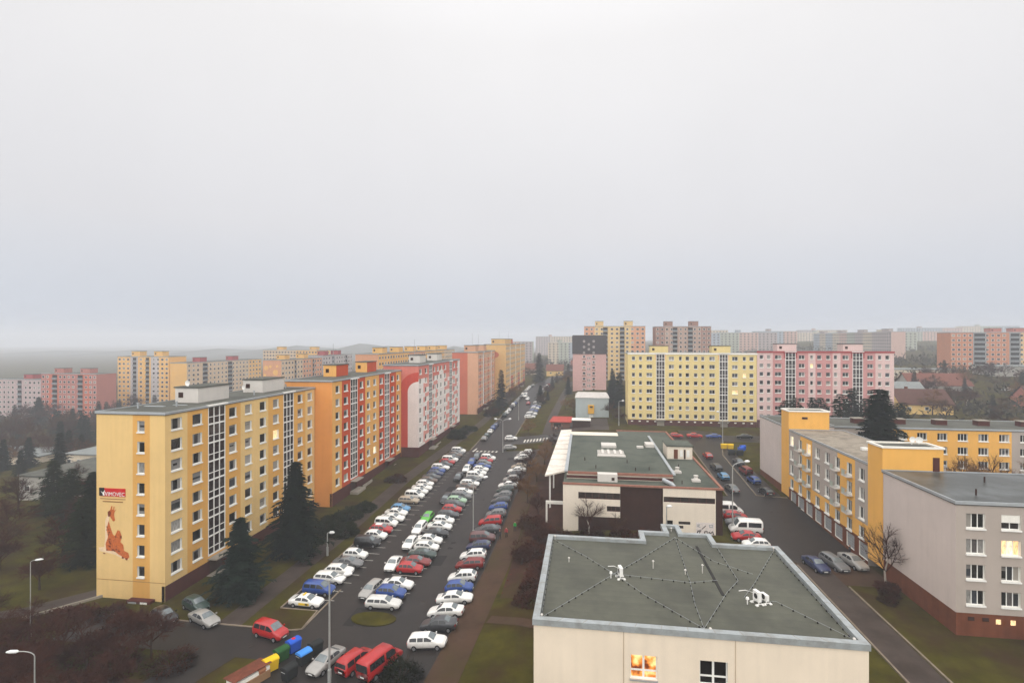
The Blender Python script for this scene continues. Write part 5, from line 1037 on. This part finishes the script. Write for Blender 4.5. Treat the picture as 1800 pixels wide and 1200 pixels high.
for i, (x, y) in enumerate(((150, 178), (163, 190), (182, 215), (206, 210), (120, 152))): lamp(x, y, 9, 1.5, i, 'street lamp among bare trees far right, %s of five from the left' % ORD[(1, 2, 3, 4, 0)[i]])
def bin_(x, y, rz, bc, lc, label, w=1.35, h=1.15):
    if y < 60: x, y = x - .7, y - .75
    o = thing('waste_container', label, 'bin', (x, y, hgt(x, y) + .05), rz, 'wheeled waste containers'); d = 1.0
    b = MB(); a = .06; i = 0
    b.v = [(-w / 2 + a, -d / 2 + a, .15), (w / 2 - a, -d / 2 + a, .15), (w / 2 - a, d / 2 - a, .15), (-w / 2 + a, d / 2 - a, .15), (-w / 2, -d / 2, h), (w / 2, -d / 2, h), (w / 2, d / 2, h), (-w / 2, d / 2, h)]; b.f = [(3, 2, 1, 0), (0, 1, 5, 4), (1, 2, 6, 5), (2, 3, 7, 6), (3, 0, 4, 7), (4, 5, 6, 7)]; b.m = [0] * 6
    b.build('container_body', bc, o)
    l = MB(); n = 8; pr = [(-d / 2 - .04, h + .004)] + [(-(d / 2 + .04) * math.cos(math.pi * k / n), h + .06 + .26 * math.sin(math.pi * k / n)) for k in range(n + 1)] + [(d / 2 + .04, h + .004)]
    for (p, q) in zip(pr, pr[1:]): l.face([(-w / 2 - .04, *p), (w / 2 + .04, *p), (w / 2 + .04, *q), (-w / 2 - .04, *q)])
    l.face([(-w / 2 - .04, *p) for p in pr]); l.face([(w / 2 + .04, *p) for p in pr[::-1]]); l.build('lid', lc, o)
    for sx in (-1, 1):
        for sy in (-1, 1): t = MB(); t.tube([(sx * (w / 2 - .15), sy * (d / 2 - .15) - .03, .08), (sx * (w / 2 - .15), sy * (d / 2 - .15) + .03, .08)], .08, 8); t.build('wheel', TYRE, o)
    g = MB(); g.tube([(-w / 2 - .09, -.3, h - .1), (-w / 2 - .09, .3, h - .1)], .025, 6); g.build('handle', GALV, o); return o
BY = mat('bin_yellow', lin(226, 184, 30), .5, .1); BB = mat('bin_blue', lin(40, 88, 190), .5, .1); BG = mat('bin_green', lin(38, 82, 40), .5, .1); BK = mat('bin_black', lin(38, 40, 40), .55, .1); BL = mat('bin_lid_blue', lin(70, 140, 220), .5, .1); BO = mat('bin_brown', lin(150, 100, 70), .6, .1)
bin_(-32.3, 50.9, R(60), BY, BY, 'yellow recycling container next to the shed'); bin_(-32.2, 52.7, R(65), BG, BG, 'green recycling container between the yellow and blue ones'); bin_(-31.8, 54.4, R(65), BB, BB, 'blue recycling container with a red mark on its lid')
b = MB(); b.tube([(0, 0, 1.468), (0, 0, 1.49)], .22, 10); b.build('lid_sticker', SIGNR, [o for o in bpy.data.objects if o.get('label', '').startswith('blue recycling container with a red')][0])
bin_(-29.6, 50.0, R(70), BK, BK, 'black waste container nearest the lamp post'); bin_(-29.5, 52.6, R(65), BK, BL, 'black waste container with a light blue lid'); bin_(-29.1, 54.3, R(65), BK, BK, 'dark waste container behind the blue lidded one', 1.3); bin_(-32.6, 49.6, R(60), BO, BO, 'small brown container in front of the yellow one', .7, .95)
for i, x in enumerate((38.0, 39.7)): bin_(x, 148.2, 0, BY, BY, 'yellow container below the lemon slab, %s of two' % ('left', 'right')[i], 1.5)
bin_(41.6, 145.0, .5, BB, BB, 'blue container leaning open beside the residents road', 1.4); bin_(42.6, 147, .3, BB, BB, 'blue container behind the open one by the residents road', 1.3)
for i, x in enumerate((38.2, 40.2)): bin_(x, 141.4, 0, BK, BK, 'dark waste container by the residents road, %s of two' % ('left', 'right')[i], 1.7)
bin_(23.9, 112, .2, BK, BK, 'black container beside the penthouse end of the shop')
SD = thing('bin_shed', 'low white shed with a brown plank roof at the bottom edge', 'shed', (-35.6, 46.8, 0), R(-24))
b = MB(); b.box(0, 1.7, 0, 3.6, 0, 1.15); b.build('wall', REVEAL, SD); b = MB(); b.box(1.72, 1.82, 0, 3.6, 0, .8); b.build('side_board', mat('shed_board', lin(150, 116, 84)), SD)
RP = mat('roof_plank', lin(110, 62, 46), .8, .3, 2, .3)
pm = MB(); pm.box(-.16, .16, -.2, 3.8, 0, .06); pme = pm.mesh('roof_plank', RP)
for i in range(6): q = add('roof_plank', pme, SD, (-.15 + i * .34 + .05, 0, 1.19 + .035 * i)); q.rotation_euler = (0, R(-6), 0)

# ------------------------------------------------------------------ people
def person(x, y, rz, jc, tc_, label, step=.18):
    z = hgt(x, y) + .05; V = [(0, 0, .92), (0, 0, 1.12), (0, 0, 1.38), (0, 0, 1.5), (0, .02, 1.62), (0, .02, 1.74), (.19, 0, 1.40), (.25, .05, 1.14), (.24, .16, .92), (-.19, 0, 1.40), (-.25, -.04, 1.14), (-.24, .1, .92), (.1, 0, .86), (.11, step, .47), (.11, step * .7, .07), (.11, step * .7 + .16, .04), (-.1, 0, .86), (-.11, -step * .3, .47), (-.11, -step, .08), (-.11, -step + .15, .04), (.245, .2, .83), (.225, .235, .86), (-.245, .14, .83), (-.225, .175, .86)]
    E_ = [(0, 1), (1, 2), (2, 3), (3, 4), (4, 5), (2, 6), (6, 7), (7, 8), (2, 9), (9, 10), (10, 11), (0, 12), (12, 13), (13, 14), (14, 15), (0, 16), (16, 17), (17, 18), (18, 19), (8, 20), (8, 21), (11, 22), (11, 23)]
    rad = [.15, .16, .17, .07, .105, .09, .085, .065, .045, .085, .065, .045, .11, .075, .05, .045, .11, .075, .05, .045, .022, .016, .022, .016]
    me = bpy.data.meshes.new('person'); me.from_pydata([Vector(v) for v in V], E_, []); o = tag(add('person', me, None, (x, y, z), rz), label, 'person')
    md = o.modifiers.new('skin', 'SKIN'); 
    for i, sv in enumerate(me.skin_vertices[0].data): sv.radius = (rad[i], rad[i]); sv.use_root = i == 0
    o.modifiers.new('sub', 'SUBSURF').levels = 1; o.modifiers['sub'].render_levels = 2
    m = bpy.data.materials.new('clothes'); m.use_nodes = True; n = m.node_tree.nodes; k_ = m.node_tree.links; t = n.new('ShaderNodeTexCoord'); s = n.new('ShaderNodeSeparateXYZ'); k_.new(t.outputs['Object'], s.inputs[0])
    r = n.new('ShaderNodeValToRGB'); r.color_ramp.interpolation = 'CONSTANT'; mm_ = n.new('ShaderNodeMath'); mm_.operation = 'DIVIDE'; mm_.inputs[1].default_value = 2; k_.new(s.outputs['Z'], mm_.inputs[0]); k_.new(mm_.outputs[0], r.inputs[0])
    for i, (p, c) in enumerate(((0, (.01, .01, .01)), (.05, tc_), (.45, jc), (.765, lin(196, 150, 126)), (.845, (.02, .013, .01)))): stop(r, i, p, c)
    k_.new(r.outputs[0], n['Principled BSDF'].inputs['Base Color']); n['Principled BSDF'].inputs['Roughness'].default_value = .8; me.materials.append(m); return o
person(-12.2, 89.6, 2.6, lin(40, 150, 60), lin(40, 40, 48), 'person in a green jacket walking on the earth path')
person(-13.4, 87.3, 2.9, lin(150, 50, 50), lin(50, 44, 46), 'person in a red jacket walking on the earth path')
person(-14.4, 86.4, 2.8, lin(40, 38, 40), lin(30, 30, 34), 'person in dark clothes beside the maroon car')
person(38.9, 82.2, 1.2, lin(44, 34, 36), lin(40, 36, 38), 'person in dark clothes by the garage doors')
for i, (x, y, c) in enumerate(((-10.6, 173.5, (30, 30, 34)), (-9.7, 173.0, (200, 196, 190)), (-8.7, 173.7, (40, 38, 44)), (-7.6, 173.2, (70, 60, 58)))): person(x, y, i * 1.3, lin(*c), lin(34, 34, 40), 'person at the red roofed kiosk, %s from the left' % ORD[i], .08)

# ------------------------------------------------------------------ trees and shrubs
BARK = mat('bark', lin(62, 48, 38), .95, .25, 3, .4); BIRCH = mat('birch_bark', lin(168, 158, 146), .9, .3, 3)
def twig(name, c): return mat(name, c, .95, .35, .8, spec=.03)
TW_R = twig('twigs_red_brown', lin(64, 36, 26)); TW_B = twig('twigs_brown', lin(74, 52, 36)); TW_O = twig('twigs_ochre', lin(112, 80, 46)); NEED = twig('needles_dark', lin(24, 33, 22)); NEED2 = twig('needles_blue', lin(32, 43, 35)); PINEN = twig('needles_pine', lin(36, 43, 26)); HEDGE = twig('hedge_leaves', lin(34, 39, 20)); BERRY = twig('barberry_leaves', lin(120, 26, 26))
def rv(r_): return Vector((r_.uniform(-1, 1), r_.uniform(-1, 1), r_.uniform(-1, 1)))
def proto_bare(seed, dens=1., h=10., lean=.5, tw=1.):
    r_ = random.Random(seed); t = MB(); c = MB()
    def leafy(p, d, L, n):
        for _ in range(n):
            q = p + d * r_.uniform(0, L); e = (d + rv(r_) * .9 + Vector((0, 0, .25))).normalized(); l = r_.uniform(.45, 1.1); s = e.orthogonal().normalized() * r_.uniform(.012, .022) * tw; mid = q + e * l * .5 + rv(r_) * .06
            c.face([q - s, q + s, mid + s * .6]); c.face([mid - s * .6, mid + s * .6, q + e * l + rv(r_) * .12])
    def grow(p, d, L, rad, lv):
        q = p + d * L * .5 + rv(r_) * L * .06; e = p + d * L + rv(r_) * L * .08
        (t if lv < 1 else c).tube([p, q, e], [rad, rad * .8, rad * .55], 7 if lv < 1 else (5 if lv < 2 else 3), 0, False)
        if lv >= 3: leafy(p, d, L, int(15 * dens)); return
        k = (5, 5, 4)[lv]
        for i in range(k):
            f = r_.uniform(.45, 1.0); a = 2 * math.pi * (i + r_.random()) / k; o = d.orthogonal().normalized(); side = (Matrix.Rotation(a, 3, d) @ o)
            nd = (d * r_.uniform(.5, .9) + side * r_.uniform(.5, .95) * (lean + .5) + Vector((0, 0, .18))).normalized(); grow(p + d * L * f, nd, L * r_.uniform(.5, .72), rad * .5, lv + 1)
        grow(e, (d + rv(r_) * .25).normalized(), L * .62, rad * .55, lv + 1)
    grow(Vector((0, 0, -.3)), Vector((0, 0, 1)), h * .42, h * .017, 0)
    return t, c
def proto_conifer(seed, h=12., w=2.9, whorls=44, br=11, droop=.35, need=1.):
    r_ = random.Random(seed); t = MB(); c = MB(); t.tube([(0, 0, -.3), (0, 0, h * .5), (0, 0, h)], [.2, .12, .02], 8)
    for k in range(whorls):
        f = k / (whorls - 1); z = h * (.05 + .94 * f); R0 = (w * (1 - f) ** .85 * (1 - .35 * max(0, .12 - f) / .12) + .12) * r_.uniform(.78, 1.15); n = max(5, int(br * (1 - f * .5))); ph = r_.uniform(0, 6.28)
        for i in range(n):
            a = 2 * math.pi * (i + r_.random()) / n; L = R0 * r_.uniform(.55, 1.12) * (1 + .22 * math.sin(2 * a + ph) + .15 * math.sin(3 * a + seed + 4 * f)); d = Vector((math.cos(a), math.sin(a), 0)); s = Vector((-math.sin(a), math.cos(a), 0)); up = r_.uniform(-.1, .25)
            m = max(3, int((5 + L * 5.5) * need))
            for j in range(m):
                u = ((j + r_.random()) / m) ** .8; p = d * L * u + Vector((0, 0, z + up * L * u - droop * L * u * u)); l = (.34 + .30 * (1 - u)) * r_.uniform(.8, 1.5)
                sd = r_.choice((-1, 1)); q = p + (s * sd * r_.uniform(.5, 1.1) + d * .6) * l + Vector((0, 0, -r_.uniform(.05, .5) * l)); wv = d * l * .42 + Vector((0, 0, l * r_.uniform(-.25, .25)))
                c.face([p - wv * .5, p + wv * .6, q])
    return t, c
def proto_bush(seed, dens=900, col='twig'):
    r_ = random.Random(seed); t = MB(); c = MB()
    for i in range(7): a = r_.uniform(0, 6.28); t.tube([(0, 0, -.1), (.35 * math.cos(a), .35 * math.sin(a), .5), (.6 * math.cos(a), .6 * math.sin(a), .95)], [.04, .03, .01], 4)
    for i in range(dens):
        a = r_.uniform(0, 6.28); e = math.acos(r_.uniform(0, 1)); rr = r_.uniform(.45, 1.0) ** .6 * (1 + .22 * math.sin(3 * a + seed) * math.sin(2 * e + seed)); p = Vector((math.cos(a) * math.sin(e), math.sin(a) * math.sin(e), math.cos(e) * .95)) * rr
        d = (p + rv(r_) * .8).normalized(); l = r_.uniform(.1, .24); s = d.orthogonal().normalized() * l * r_.uniform(.12, .3); c.face([p - s, p + s, p + d * l])
    return t, c
PR = {}
def reg(name, tc_, tm, cm): PR[name] = (tc_[0].mesh('trunk', tm), tc_[1].mesh('crown', cm))
bares = [proto_bare(11, 1.4, tw=1.5), proto_bare(12, 1.4, lean=.75, tw=1.5), proto_bare(13, 1.1, lean=.3, tw=.8)]
for i, p in enumerate(bares):
    reg('bare%d' % i, p, BARK, TW_B)
    for nm, cm in (('red', TW_R), ('ochre', TW_O)): me = PR['bare%d' % i][1].copy(); me.materials.clear(); me.materials.append(cm); PR[nm + str(i)] = (PR['bare%d' % i][0], me)
tb = PR['bare2'][0].copy(); tb.materials.clear(); tb.materials.append(BIRCH); PR['birch'] = (tb, PR['red2'][1])
reg('spruce0', proto_conifer(21, 12, 3.3, 46, 11, .38, 2.8), BARK, NEED); reg('spruce1', proto_conifer(22, 12, 2.7, 36, 9, .3, 2.2), BARK, NEED); reg('blue', proto_conifer(23, 9.5, 2.9, 34, 10, .25, 2.6), BARK, NEED2)
reg('pine', proto_conifer(24, 9, 2.6, 26, 9, .1, 1.6), BARK, PINEN)
for i in range(2): reg('shrub%d' % i, proto_bush(31 + i, 1500), BARK, TW_R); reg('hedge%d' % i, proto_bush(41 + i, 2200), BARK, HEDGE); reg('barberry%d' % i, proto_bush(51 + i, 1800), BARK, BERRY)
PH0 = {'spruce0': 12, 'spruce1': 12, 'blue': 9.5, 'pine': 9}
SERIES = {}
def tree(kind, x, y, h, label, group, name='tree', wide=1., z=None):
    o = thing(name, label, 'tree' if name.endswith('tree') else 'shrub', (x, y, (hgt(x, y) if z is None else z) - .05), rnd.uniform(0, 6.28), group)
    h0 = PH0.get(kind, 10.6 if kind[:3] in ('bar', 'red', 'och', 'bir') else 1.); s = h / h0; o.scale = (s * wide, s * wide, s)
    SERIES.setdefault((group, label), []).append(o)
    tr, cr = PR[kind]; add('trunk' if name.endswith('tree') else 'stems', tr, o); add('crown' if name.endswith('tree') else 'foliage', cr, o); return o
tree('spruce0', -47.2, 78.5, 15.2, 'big dark spruce between the ochre block and the footpath', 'spruces by the left row', 'spruce_tree', 1.3)
tree('blue', -46.6, 64.0, 11.0, 'smaller bluish spruce in front of the ochre block entrance', 'spruces by the left row', 'spruce_tree', 1.25)
tree('pine', -78, 70, 10.5, 'broad dark conifer just left of the ochre block end wall', 'conifers left of the ochre block', 'spruce_tree', 1.45)
tree('spruce1', -86, 79, 12, 'tall dark conifer second left of the ochre block end wall', 'conifers left of the ochre block', 'spruce_tree', 1.4)
tree('pine', -96, 84, 11, 'dark conifer near the left edge, third from the ochre block', 'conifers left of the ochre block', 'spruce_tree', 1.5)
tree('pine', -107, 90, 11, 'dark conifer at the left edge beside the grey pavilion', 'conifers left of the ochre block', 'spruce_tree', 1.4)
tree('spruce1', -150, 128, 12, 'conifer standing in front of the cream school wing', 'conifers left of the ochre block', 'spruce_tree', 1.3); tree('spruce1', -122, 118, 10, 'conifer between the school wing and the ochre block', 'conifers left of the ochre block', 'spruce_tree', 1.2)
tree('spruce1', -37.7, 230, 17, 'tall pointed spruce in front of the peach block', 'spruces along the far street', 'spruce_tree', 1.1); tree('spruce1', -30.5, 345, 20, 'spruce at the far end of the straw coloured block', 'spruces along the far street', 'spruce_tree', 1.3); tree('spruce0', -20.5, 238, 9, 'round dark conifer on the right kerb of the far street', 'spruces along the far street', 'spruce_tree', 1.3)
tree('spruce0', 55.3, 106, 22.3, 'very tall dark spruce behind the stepped grey and orange block', None, 'spruce_tree', 1.38)
for i, (x, y, h, k) in enumerate(((54.5, 150, 13.5, 'pine'), (58, 152, 14, 'pine'), (61.5, 150, 14.5, 'spruce1'), (65, 153, 14, 'pine'), (68.5, 150, 15.5, 'pine'), (72.0, 151, 17, 'spruce1'), (76.5, 153, 14, 'pine'), (80, 150, 15, 'pine'), (84, 152, 13, 'pine'), (90, 160, 12, 'pine'))): tree(k, x, y, h, 'conifer in front of the pink slab, %s of ten from the left' % ORD[i], 'conifers in front of the pink slab', 'conifer_tree', 1.35)
for i, (x, y, h) in enumerate(((10.8, 215, 11), (14.5, 222, 14), (12.6, 232, 12), (13, 246, 13), (-8.3, 262, 9))): tree('spruce1', x, y, h, 'conifer beside the pink tower, %s of five by nearness' % ORD[i], 'conifers beside the pink tower', 'conifer_tree', 1.4)
for i, (x, y, s) in enumerate(((-43.2, 87.5, 2.1), (-46.8, 91, 2.4), (-46, 95, 2.2), (-44.5, 99.5, 1.8), (-47.4, 87, 2.6))): tree('hedge%d' % (i % 2), x, y, s * .85, 'dark green bush beside the orange block, %s of five by nearness' % ORD[(1, 2, 3, 4, 0)[i]], 'green bushes by the orange block', 'bush', 1.5)
tree('hedge0', -18.6, 50.2, 2.0, 'big dark green bush right of the red van', None, 'bush', 1.1)
tree('shrub0', -45.2, 119, 1.5, 'round reddish bare shrub on the grass before the orange block', None, 'bush', 1.8)
for i, (x, y) in enumerate(((-42, 166), (-43, 172), (-41, 178), (-38.5, 208), (-37.5, 215), (-38, 222))): tree('hedge%d' % (i % 2), x, y, 1.7, 'low green bush before the arch and peach blocks, %s by nearness' % ORD[i], 'bushes along the far left verge', 'bush', 1.9)
# dark bare trees at the bottom left
for i, (x, y, h, k, w_) in enumerate(((-47.5, 50.5, 6.0, 'red0', 1.25), (-52.5, 47.5, 6.5, 'red1', 1.3), (-58, 50, 6.5, 'red2', 1.4), (-52, 53.2, 5.0, 'red2', 1.3), (-63, 47, 7, 'red0', 1.3), (-47, 45.2, 6, 'red1', 1.2), (-60, 43.5, 7, 'red1', 1.3), (-69, 49, 6.5, 'red2', 1.3), (-74, 54, 6, 'red1', 1.3), (-67, 43, 7, 'red0', 1.4), (-54, 42.5, 6.5, 'red0', 1.3), (-46, 41.5, 5, 'red2', 1.2), (-56.5, 46, 6.5, 'red1', 1.4), (-50.5, 50, 6, 'red0', 1.4), (-64.5, 51.5, 5.5, 'red1', 1.4), (-71, 46, 7, 'red0', 1.4), (-50, 40, 6.5, 'red1', 1.3))):
    tree(k, x, y, h, 'reddish brown bare tree at the bottom left, %s of twelve from the right' % ORD[0] if False else 'reddish brown bare tree in the dark thicket at the bottom left', 'bare thicket at the bottom left', 'bare_tree', w_)
for i, (x, y, s) in enumerate(((-56, 55.5, 1.4), (-60, 57.5, 1.2), (-64, 56, 1.5), (-49.5, 48, 1.6), (-55, 50, 1.7), (-44.2, 49.5, 1.5), (-60, 47, 1.8), (-66, 51, 1.6), (-50, 44, 1.8))): tree('shrub%d' % (i % 2), x, y, s, 'low reddish bare shrub in the thicket at the bottom left', 'bare shrubs at the bottom left', 'bush', 1.7)
for i, (x, y, h, k) in enumerate(((-88, 66, 7, 'red0'), (-95, 72, 7.5, 'bare1'), (-72, 78, 8, 'red1'), (-82, 88, 8, 'bare0'), (-76, 92, 8.5, 'red2'), (-92, 95, 8, 'red0'), (-100, 108, 9, 'bare2'), (-112, 82, 8, 'red1'), (-108, 70, 7, 'bare0'), (-70, 96, 9, 'red1'), (-76, 62, 6.5, 'red0'), (-84, 72, 8, 'red1'), (-90, 82, 9, 'red0'), (-102, 78, 9, 'red1'), (-98, 92, 10, 'red0'), (-110, 96, 10, 'red1'), (-86, 100, 9, 'red0'), (-118, 92, 9, 'red0'), (-104, 64, 7, 'red1'), (-94, 60, 6.5, 'red0'))): tree(k, x, y, h, 'bare brown tree left of the ochre block, %s of ten by nearness' % ORD[0] if False else 'bare brown tree among the conifers left of the ochre block', 'bare trees left of the ochre block', 'bare_tree', 1.45)
# between the car park and the shop
for i, (x, y, h, k, w_) in enumerate(((-9.4, 76, 4.5, 'red1', 1.4), (-7.5, 82, 5.5, 'red0', 1.4), (-10.2, 88, 5, 'bare1', 1.2), (-8.6, 95, 6, 'red2', 1.3), (-11.6, 104, 6.5, 'ochre0', 1.2), (-14.4, 112, 6, 'red1', 1.2), (-11, 118, 6.5, 'ochre1', 1.3), (-13.8, 124, 6, 'red0', 1.3), (-10.2, 132, 6, 'ochre2', 1.3), (-14, 134, 5.5, 'red2', 1.3), (-11, 142, 5.5, 'ochre0', 1.2), (-9.5, 150, 5, 'red1', 1.4), (-18.8, 172, 7, 'ochre1', 1.1))): tree(k, x, y, h, 'bare tree between the right parking row and the shop, %s by nearness' % ORD[i], 'bare trees between car park and shop', 'bare_tree', w_)
for i, (x, y, s) in enumerate(((-10.9, 67.5, 1.1), (-10.8, 69.3, 1.2), (-10.7, 71.1, 1.2), (-10.5, 72.9, 1.1), (-10.3, 74.6, 1.1))): tree('barberry%d' % (i % 2), x, y, s, 'dark red barberry bush by the earth path, %s by nearness' % ORD[i], 'barberry hedge by the earth path', 'bush', 1.15)
for i, (x, y, s) in enumerate(((-6.5, 68, 1.5), (-5.8, 72, 1.6), (-8, 79, 1.8), (-6, 85, 1.7), (-3, 84.5, 1.4), (1, 85.5, 1.5), (6, 86, 1.3), (-9.5, 92, 1.6), (-7, 64.5, 1.2), (10, 85.8, 1.2))): tree('shrub%d' % (i % 2), x, y, s, 'reddish bare shrub in front of the shop, %s by nearness' % ORD[(1, 2, 3, 5, 4, 6, 8, 9, 0, 7)[i]], 'bare shrubs in front of the shop', 'bush', 1.6)
tree('barberry0', -9.8, 155, 2.6, 'dark red round tree beside the shop canopy', None, 'round_tree', 1.1)
tree('birch', .6, 86.2, 7.6, 'slim bare tree in front of the cream shop wall', None, 'bare_tree', 1.2); tree('bare2', 5.2, 85, 5, 'small bare tree before the dark shop door panel', None, 'bare_tree', 1.1)
# right side
tree('birch', 39.0, 73.2, 10.5, 'bare tree in front of the pale end wall on the right', None, 'bare_tree', .85)
for i, (x, y, s) in enumerate(((36.8, 68.5, .8), (38.0, 70.5, .9), (38.6, 72.0, 1.0))): tree('shrub%d' % (i % 2), x, y, s, 'dark bare shrub on the lawn below the right block, %s by nearness' % ORD[i], 'shrubs on the right lawn', 'bush', 1.4)
for i, (x, y, h, k, w_) in enumerate(((69, 104, 12, 'ochre0', 1.0), (74.5, 106, 13, 'birch', .9), (80, 105, 12, 'ochre2', 1.1), (87, 103, 12.5, 'bare1', 1.1), (64, 108, 11, 'red2', 1.0))): tree(k, x, y, h, 'bare courtyard tree before the long orange block, %s by size' % ORD[i], 'bare courtyard trees', 'bare_tree', w_)
n_ = 0
for i in range(150):
    x, y = rnd.uniform(84, 250), rnd.uniform(134, 300)
    if x > 1.02 * y + 10 or (y > 176 and x < 104) or (168 < x < 184 and 190 < y < 208): continue
    k = rnd.choice(['red0', 'bare1', 'bare0', 'ochre2', 'red2', 'birch', 'bare2', 'spruce1', 'ochre1']); con = k == 'spruce1'
    tree(k, x, y, rnd.uniform(7, 12), 'dark conifer among the houses on the far right' if con else 'bare brown tree among the houses on the far right', 'conifers among the far right houses' if con else 'bare trees among the far right houses', 'conifer_tree' if con else 'bare_tree', 1.2)
for i in range(190):
    x, y = rnd.uniform(-330, -90), rnd.uniform(125, 275)
    if x > -60 - y * .38 or x < -60 - y * 1.25 or (-160 < x < -120 and y < 160) or (-190 < x < -140 and 160 < y < 190): continue
    k = rnd.choice(['red0', 'bare1', 'bare0', 'ochre2', 'red2', 'spruce1', 'spruce1', 'spruce0']); con = k[:3] == 'spr'
    tree(k, x, y, rnd.uniform(9, 15) * (.75 if y < 160 else 1), 'dark conifer in the tree belt on the far left' if con else 'bare brown tree in the tree belt on the far left', 'conifers of the far left tree belt' if con else 'bare trees of the far left tree belt', 'conifer_tree' if con else 'bare_tree', 1.4)
for i in range(120):
    x, y = rnd.uniform(-90, 30), rnd.uniform(230, 470)
    if abs(x + 28 - max(0, (y - 330) * .09)) < 7 or (x < -34 and y < 345) or (x > -8 and y < 345) or (x > -14 and y < 300): continue
    k = rnd.choice(['red0', 'bare1', 'bare0', 'ochre2', 'spruce1', 'spruce0']); con = k[:3] == 'spr'
    tree(k, x, y, rnd.uniform(6, 10) * (.7 if y < 300 else 1), 'dark conifer at the far end of the street' if con else 'bare tree at the far end of the street', 'conifers at the far end of the street' if con else 'bare trees at the far end of the street', 'conifer_tree' if con else 'bare_tree', 1.3)
for i, (x, y, h, k) in enumerate(((-4.5, 205, 7, 'ochre0'), (-1, 212, 8, 'bare1'), (9.8, 188, 8, 'bare0'), (12, 183, 6, 'red1'), (-8, 215, 6, 'ochre2'), (-19.4, 232, 7, 'bare2'), (-18.8, 262, 8, 'red0'), (-36.5, 200, 8, 'red1'), (-36, 262, 9, 'ochre1'), (-35, 242, 8, 'bare0'))): tree(k, x, y, h, 'bare tree near the pale hall and far street, %s on the list by nearness' % ORD[i] if False else 'bare tree beside the far street, %s of ten' % ORD[i], 'bare trees beside the far street', 'bare_tree', 1.3)
for (g_, l_), os_ in SERIES.items():          # tell look-alike trees apart by their order across the view
    if len(os_) > 1:
        for k_, o_ in enumerate(sorted(os_, key=lambda q: q.location.x / q.location.y)): o_['label'] = '%s, %s from the left' % (l_, ORD[k_])
# distant woods that read as one mass
def wood(name, label, boxes, m, n):
    r_ = random.Random(99); b = MB()
    for (x0, x1, y0, y1, h) in boxes:
        for _ in range(n):
            x, y = r_.uniform(x0, x1), r_.uniform(y0, y1); z = hgt(x, y); H_ = h * r_.uniform(.6, 1.1); w_ = r_.uniform(1.6, 3.6)
            for _k in range(12):
                a = r_.uniform(0, 6.28); q = Vector((x + w_ * math.cos(a) * r_.random(), y + w_ * math.sin(a) * r_.random(), z + H_ * r_.uniform(.05, 1))); s = rv(r_) * 1.5; t = rv(r_) * 1.5; b.face([q, q + s, q + t])
    o = b.build(name, m); o['kind'] = 'stuff'; o['label'] = label
wood('far_wood', 'distant hazy woods between the far blocks', [(-420, -60, 360, 420, 8), (-60, 120, 480, 600, 8), (90, 330, 380, 450, 6), (60, 420, 560, 640, 7), (-500, -250, 480, 560, 10), (110, 270, 150, 330, 6), (-330, -120, 190, 270, 6), (290, 460, 420, 460, 7), (-100, 500, 900, 1100, 9)], twig('far_wood_mix', lin(58, 54, 44)), 420)
struct(add('hills', None)) if False else None
b = MB(); prev = None; P = []
for i in range(61):
    x = -1800 + i * 30; h = -8 + 24 * math.exp(-((x + 700) / 420) ** 2) + 9 * math.sin(i * .7) + 5 * math.sin(i * 1.9)
    P.append((x, h))
for (xa, ha), (xb, hb) in zip(P, P[1:]): b.face([(xa, 1150, -14), (xb, 1150, -14), (xb, 1500, hb), (xa, 1500, ha)]); b.face([(xa, 1500, ha), (xb, 1500, hb), (xb, 2100, -14), (xa, 2100, -14)])
struct(b.build('hills', mat('hill_woods', lin(66, 66, 50), .95, .3, .02), smooth=True))

# ------------------------------------------------------------------ damp winter air
b = MB(); b.box(-4200, 4200, -120, 3600, -20, 84); hz = b.build('haze', None) if False else None
me = b.mesh('haze', []) ; hz = add('haze', me); hz['kind'] = 'stuff'; hz['label'] = 'pale winter haze over the whole housing estate'
hm = bpy.data.materials.new('haze_air'); hm.use_nodes = True; hn = hm.node_tree.nodes; hn.clear()
out = hn.new('ShaderNodeOutputMaterial'); pv = hn.new('ShaderNodeVolumePrincipled'); pv.inputs['Color'].default_value = (.90, .935, 1, 1); pv.inputs['Density'].default_value = .0006; pv.inputs['Anisotropy'].default_value = .0
hm.node_tree.links.new(pv.outputs[0], out.inputs['Volume']); me.materials.append(hm)
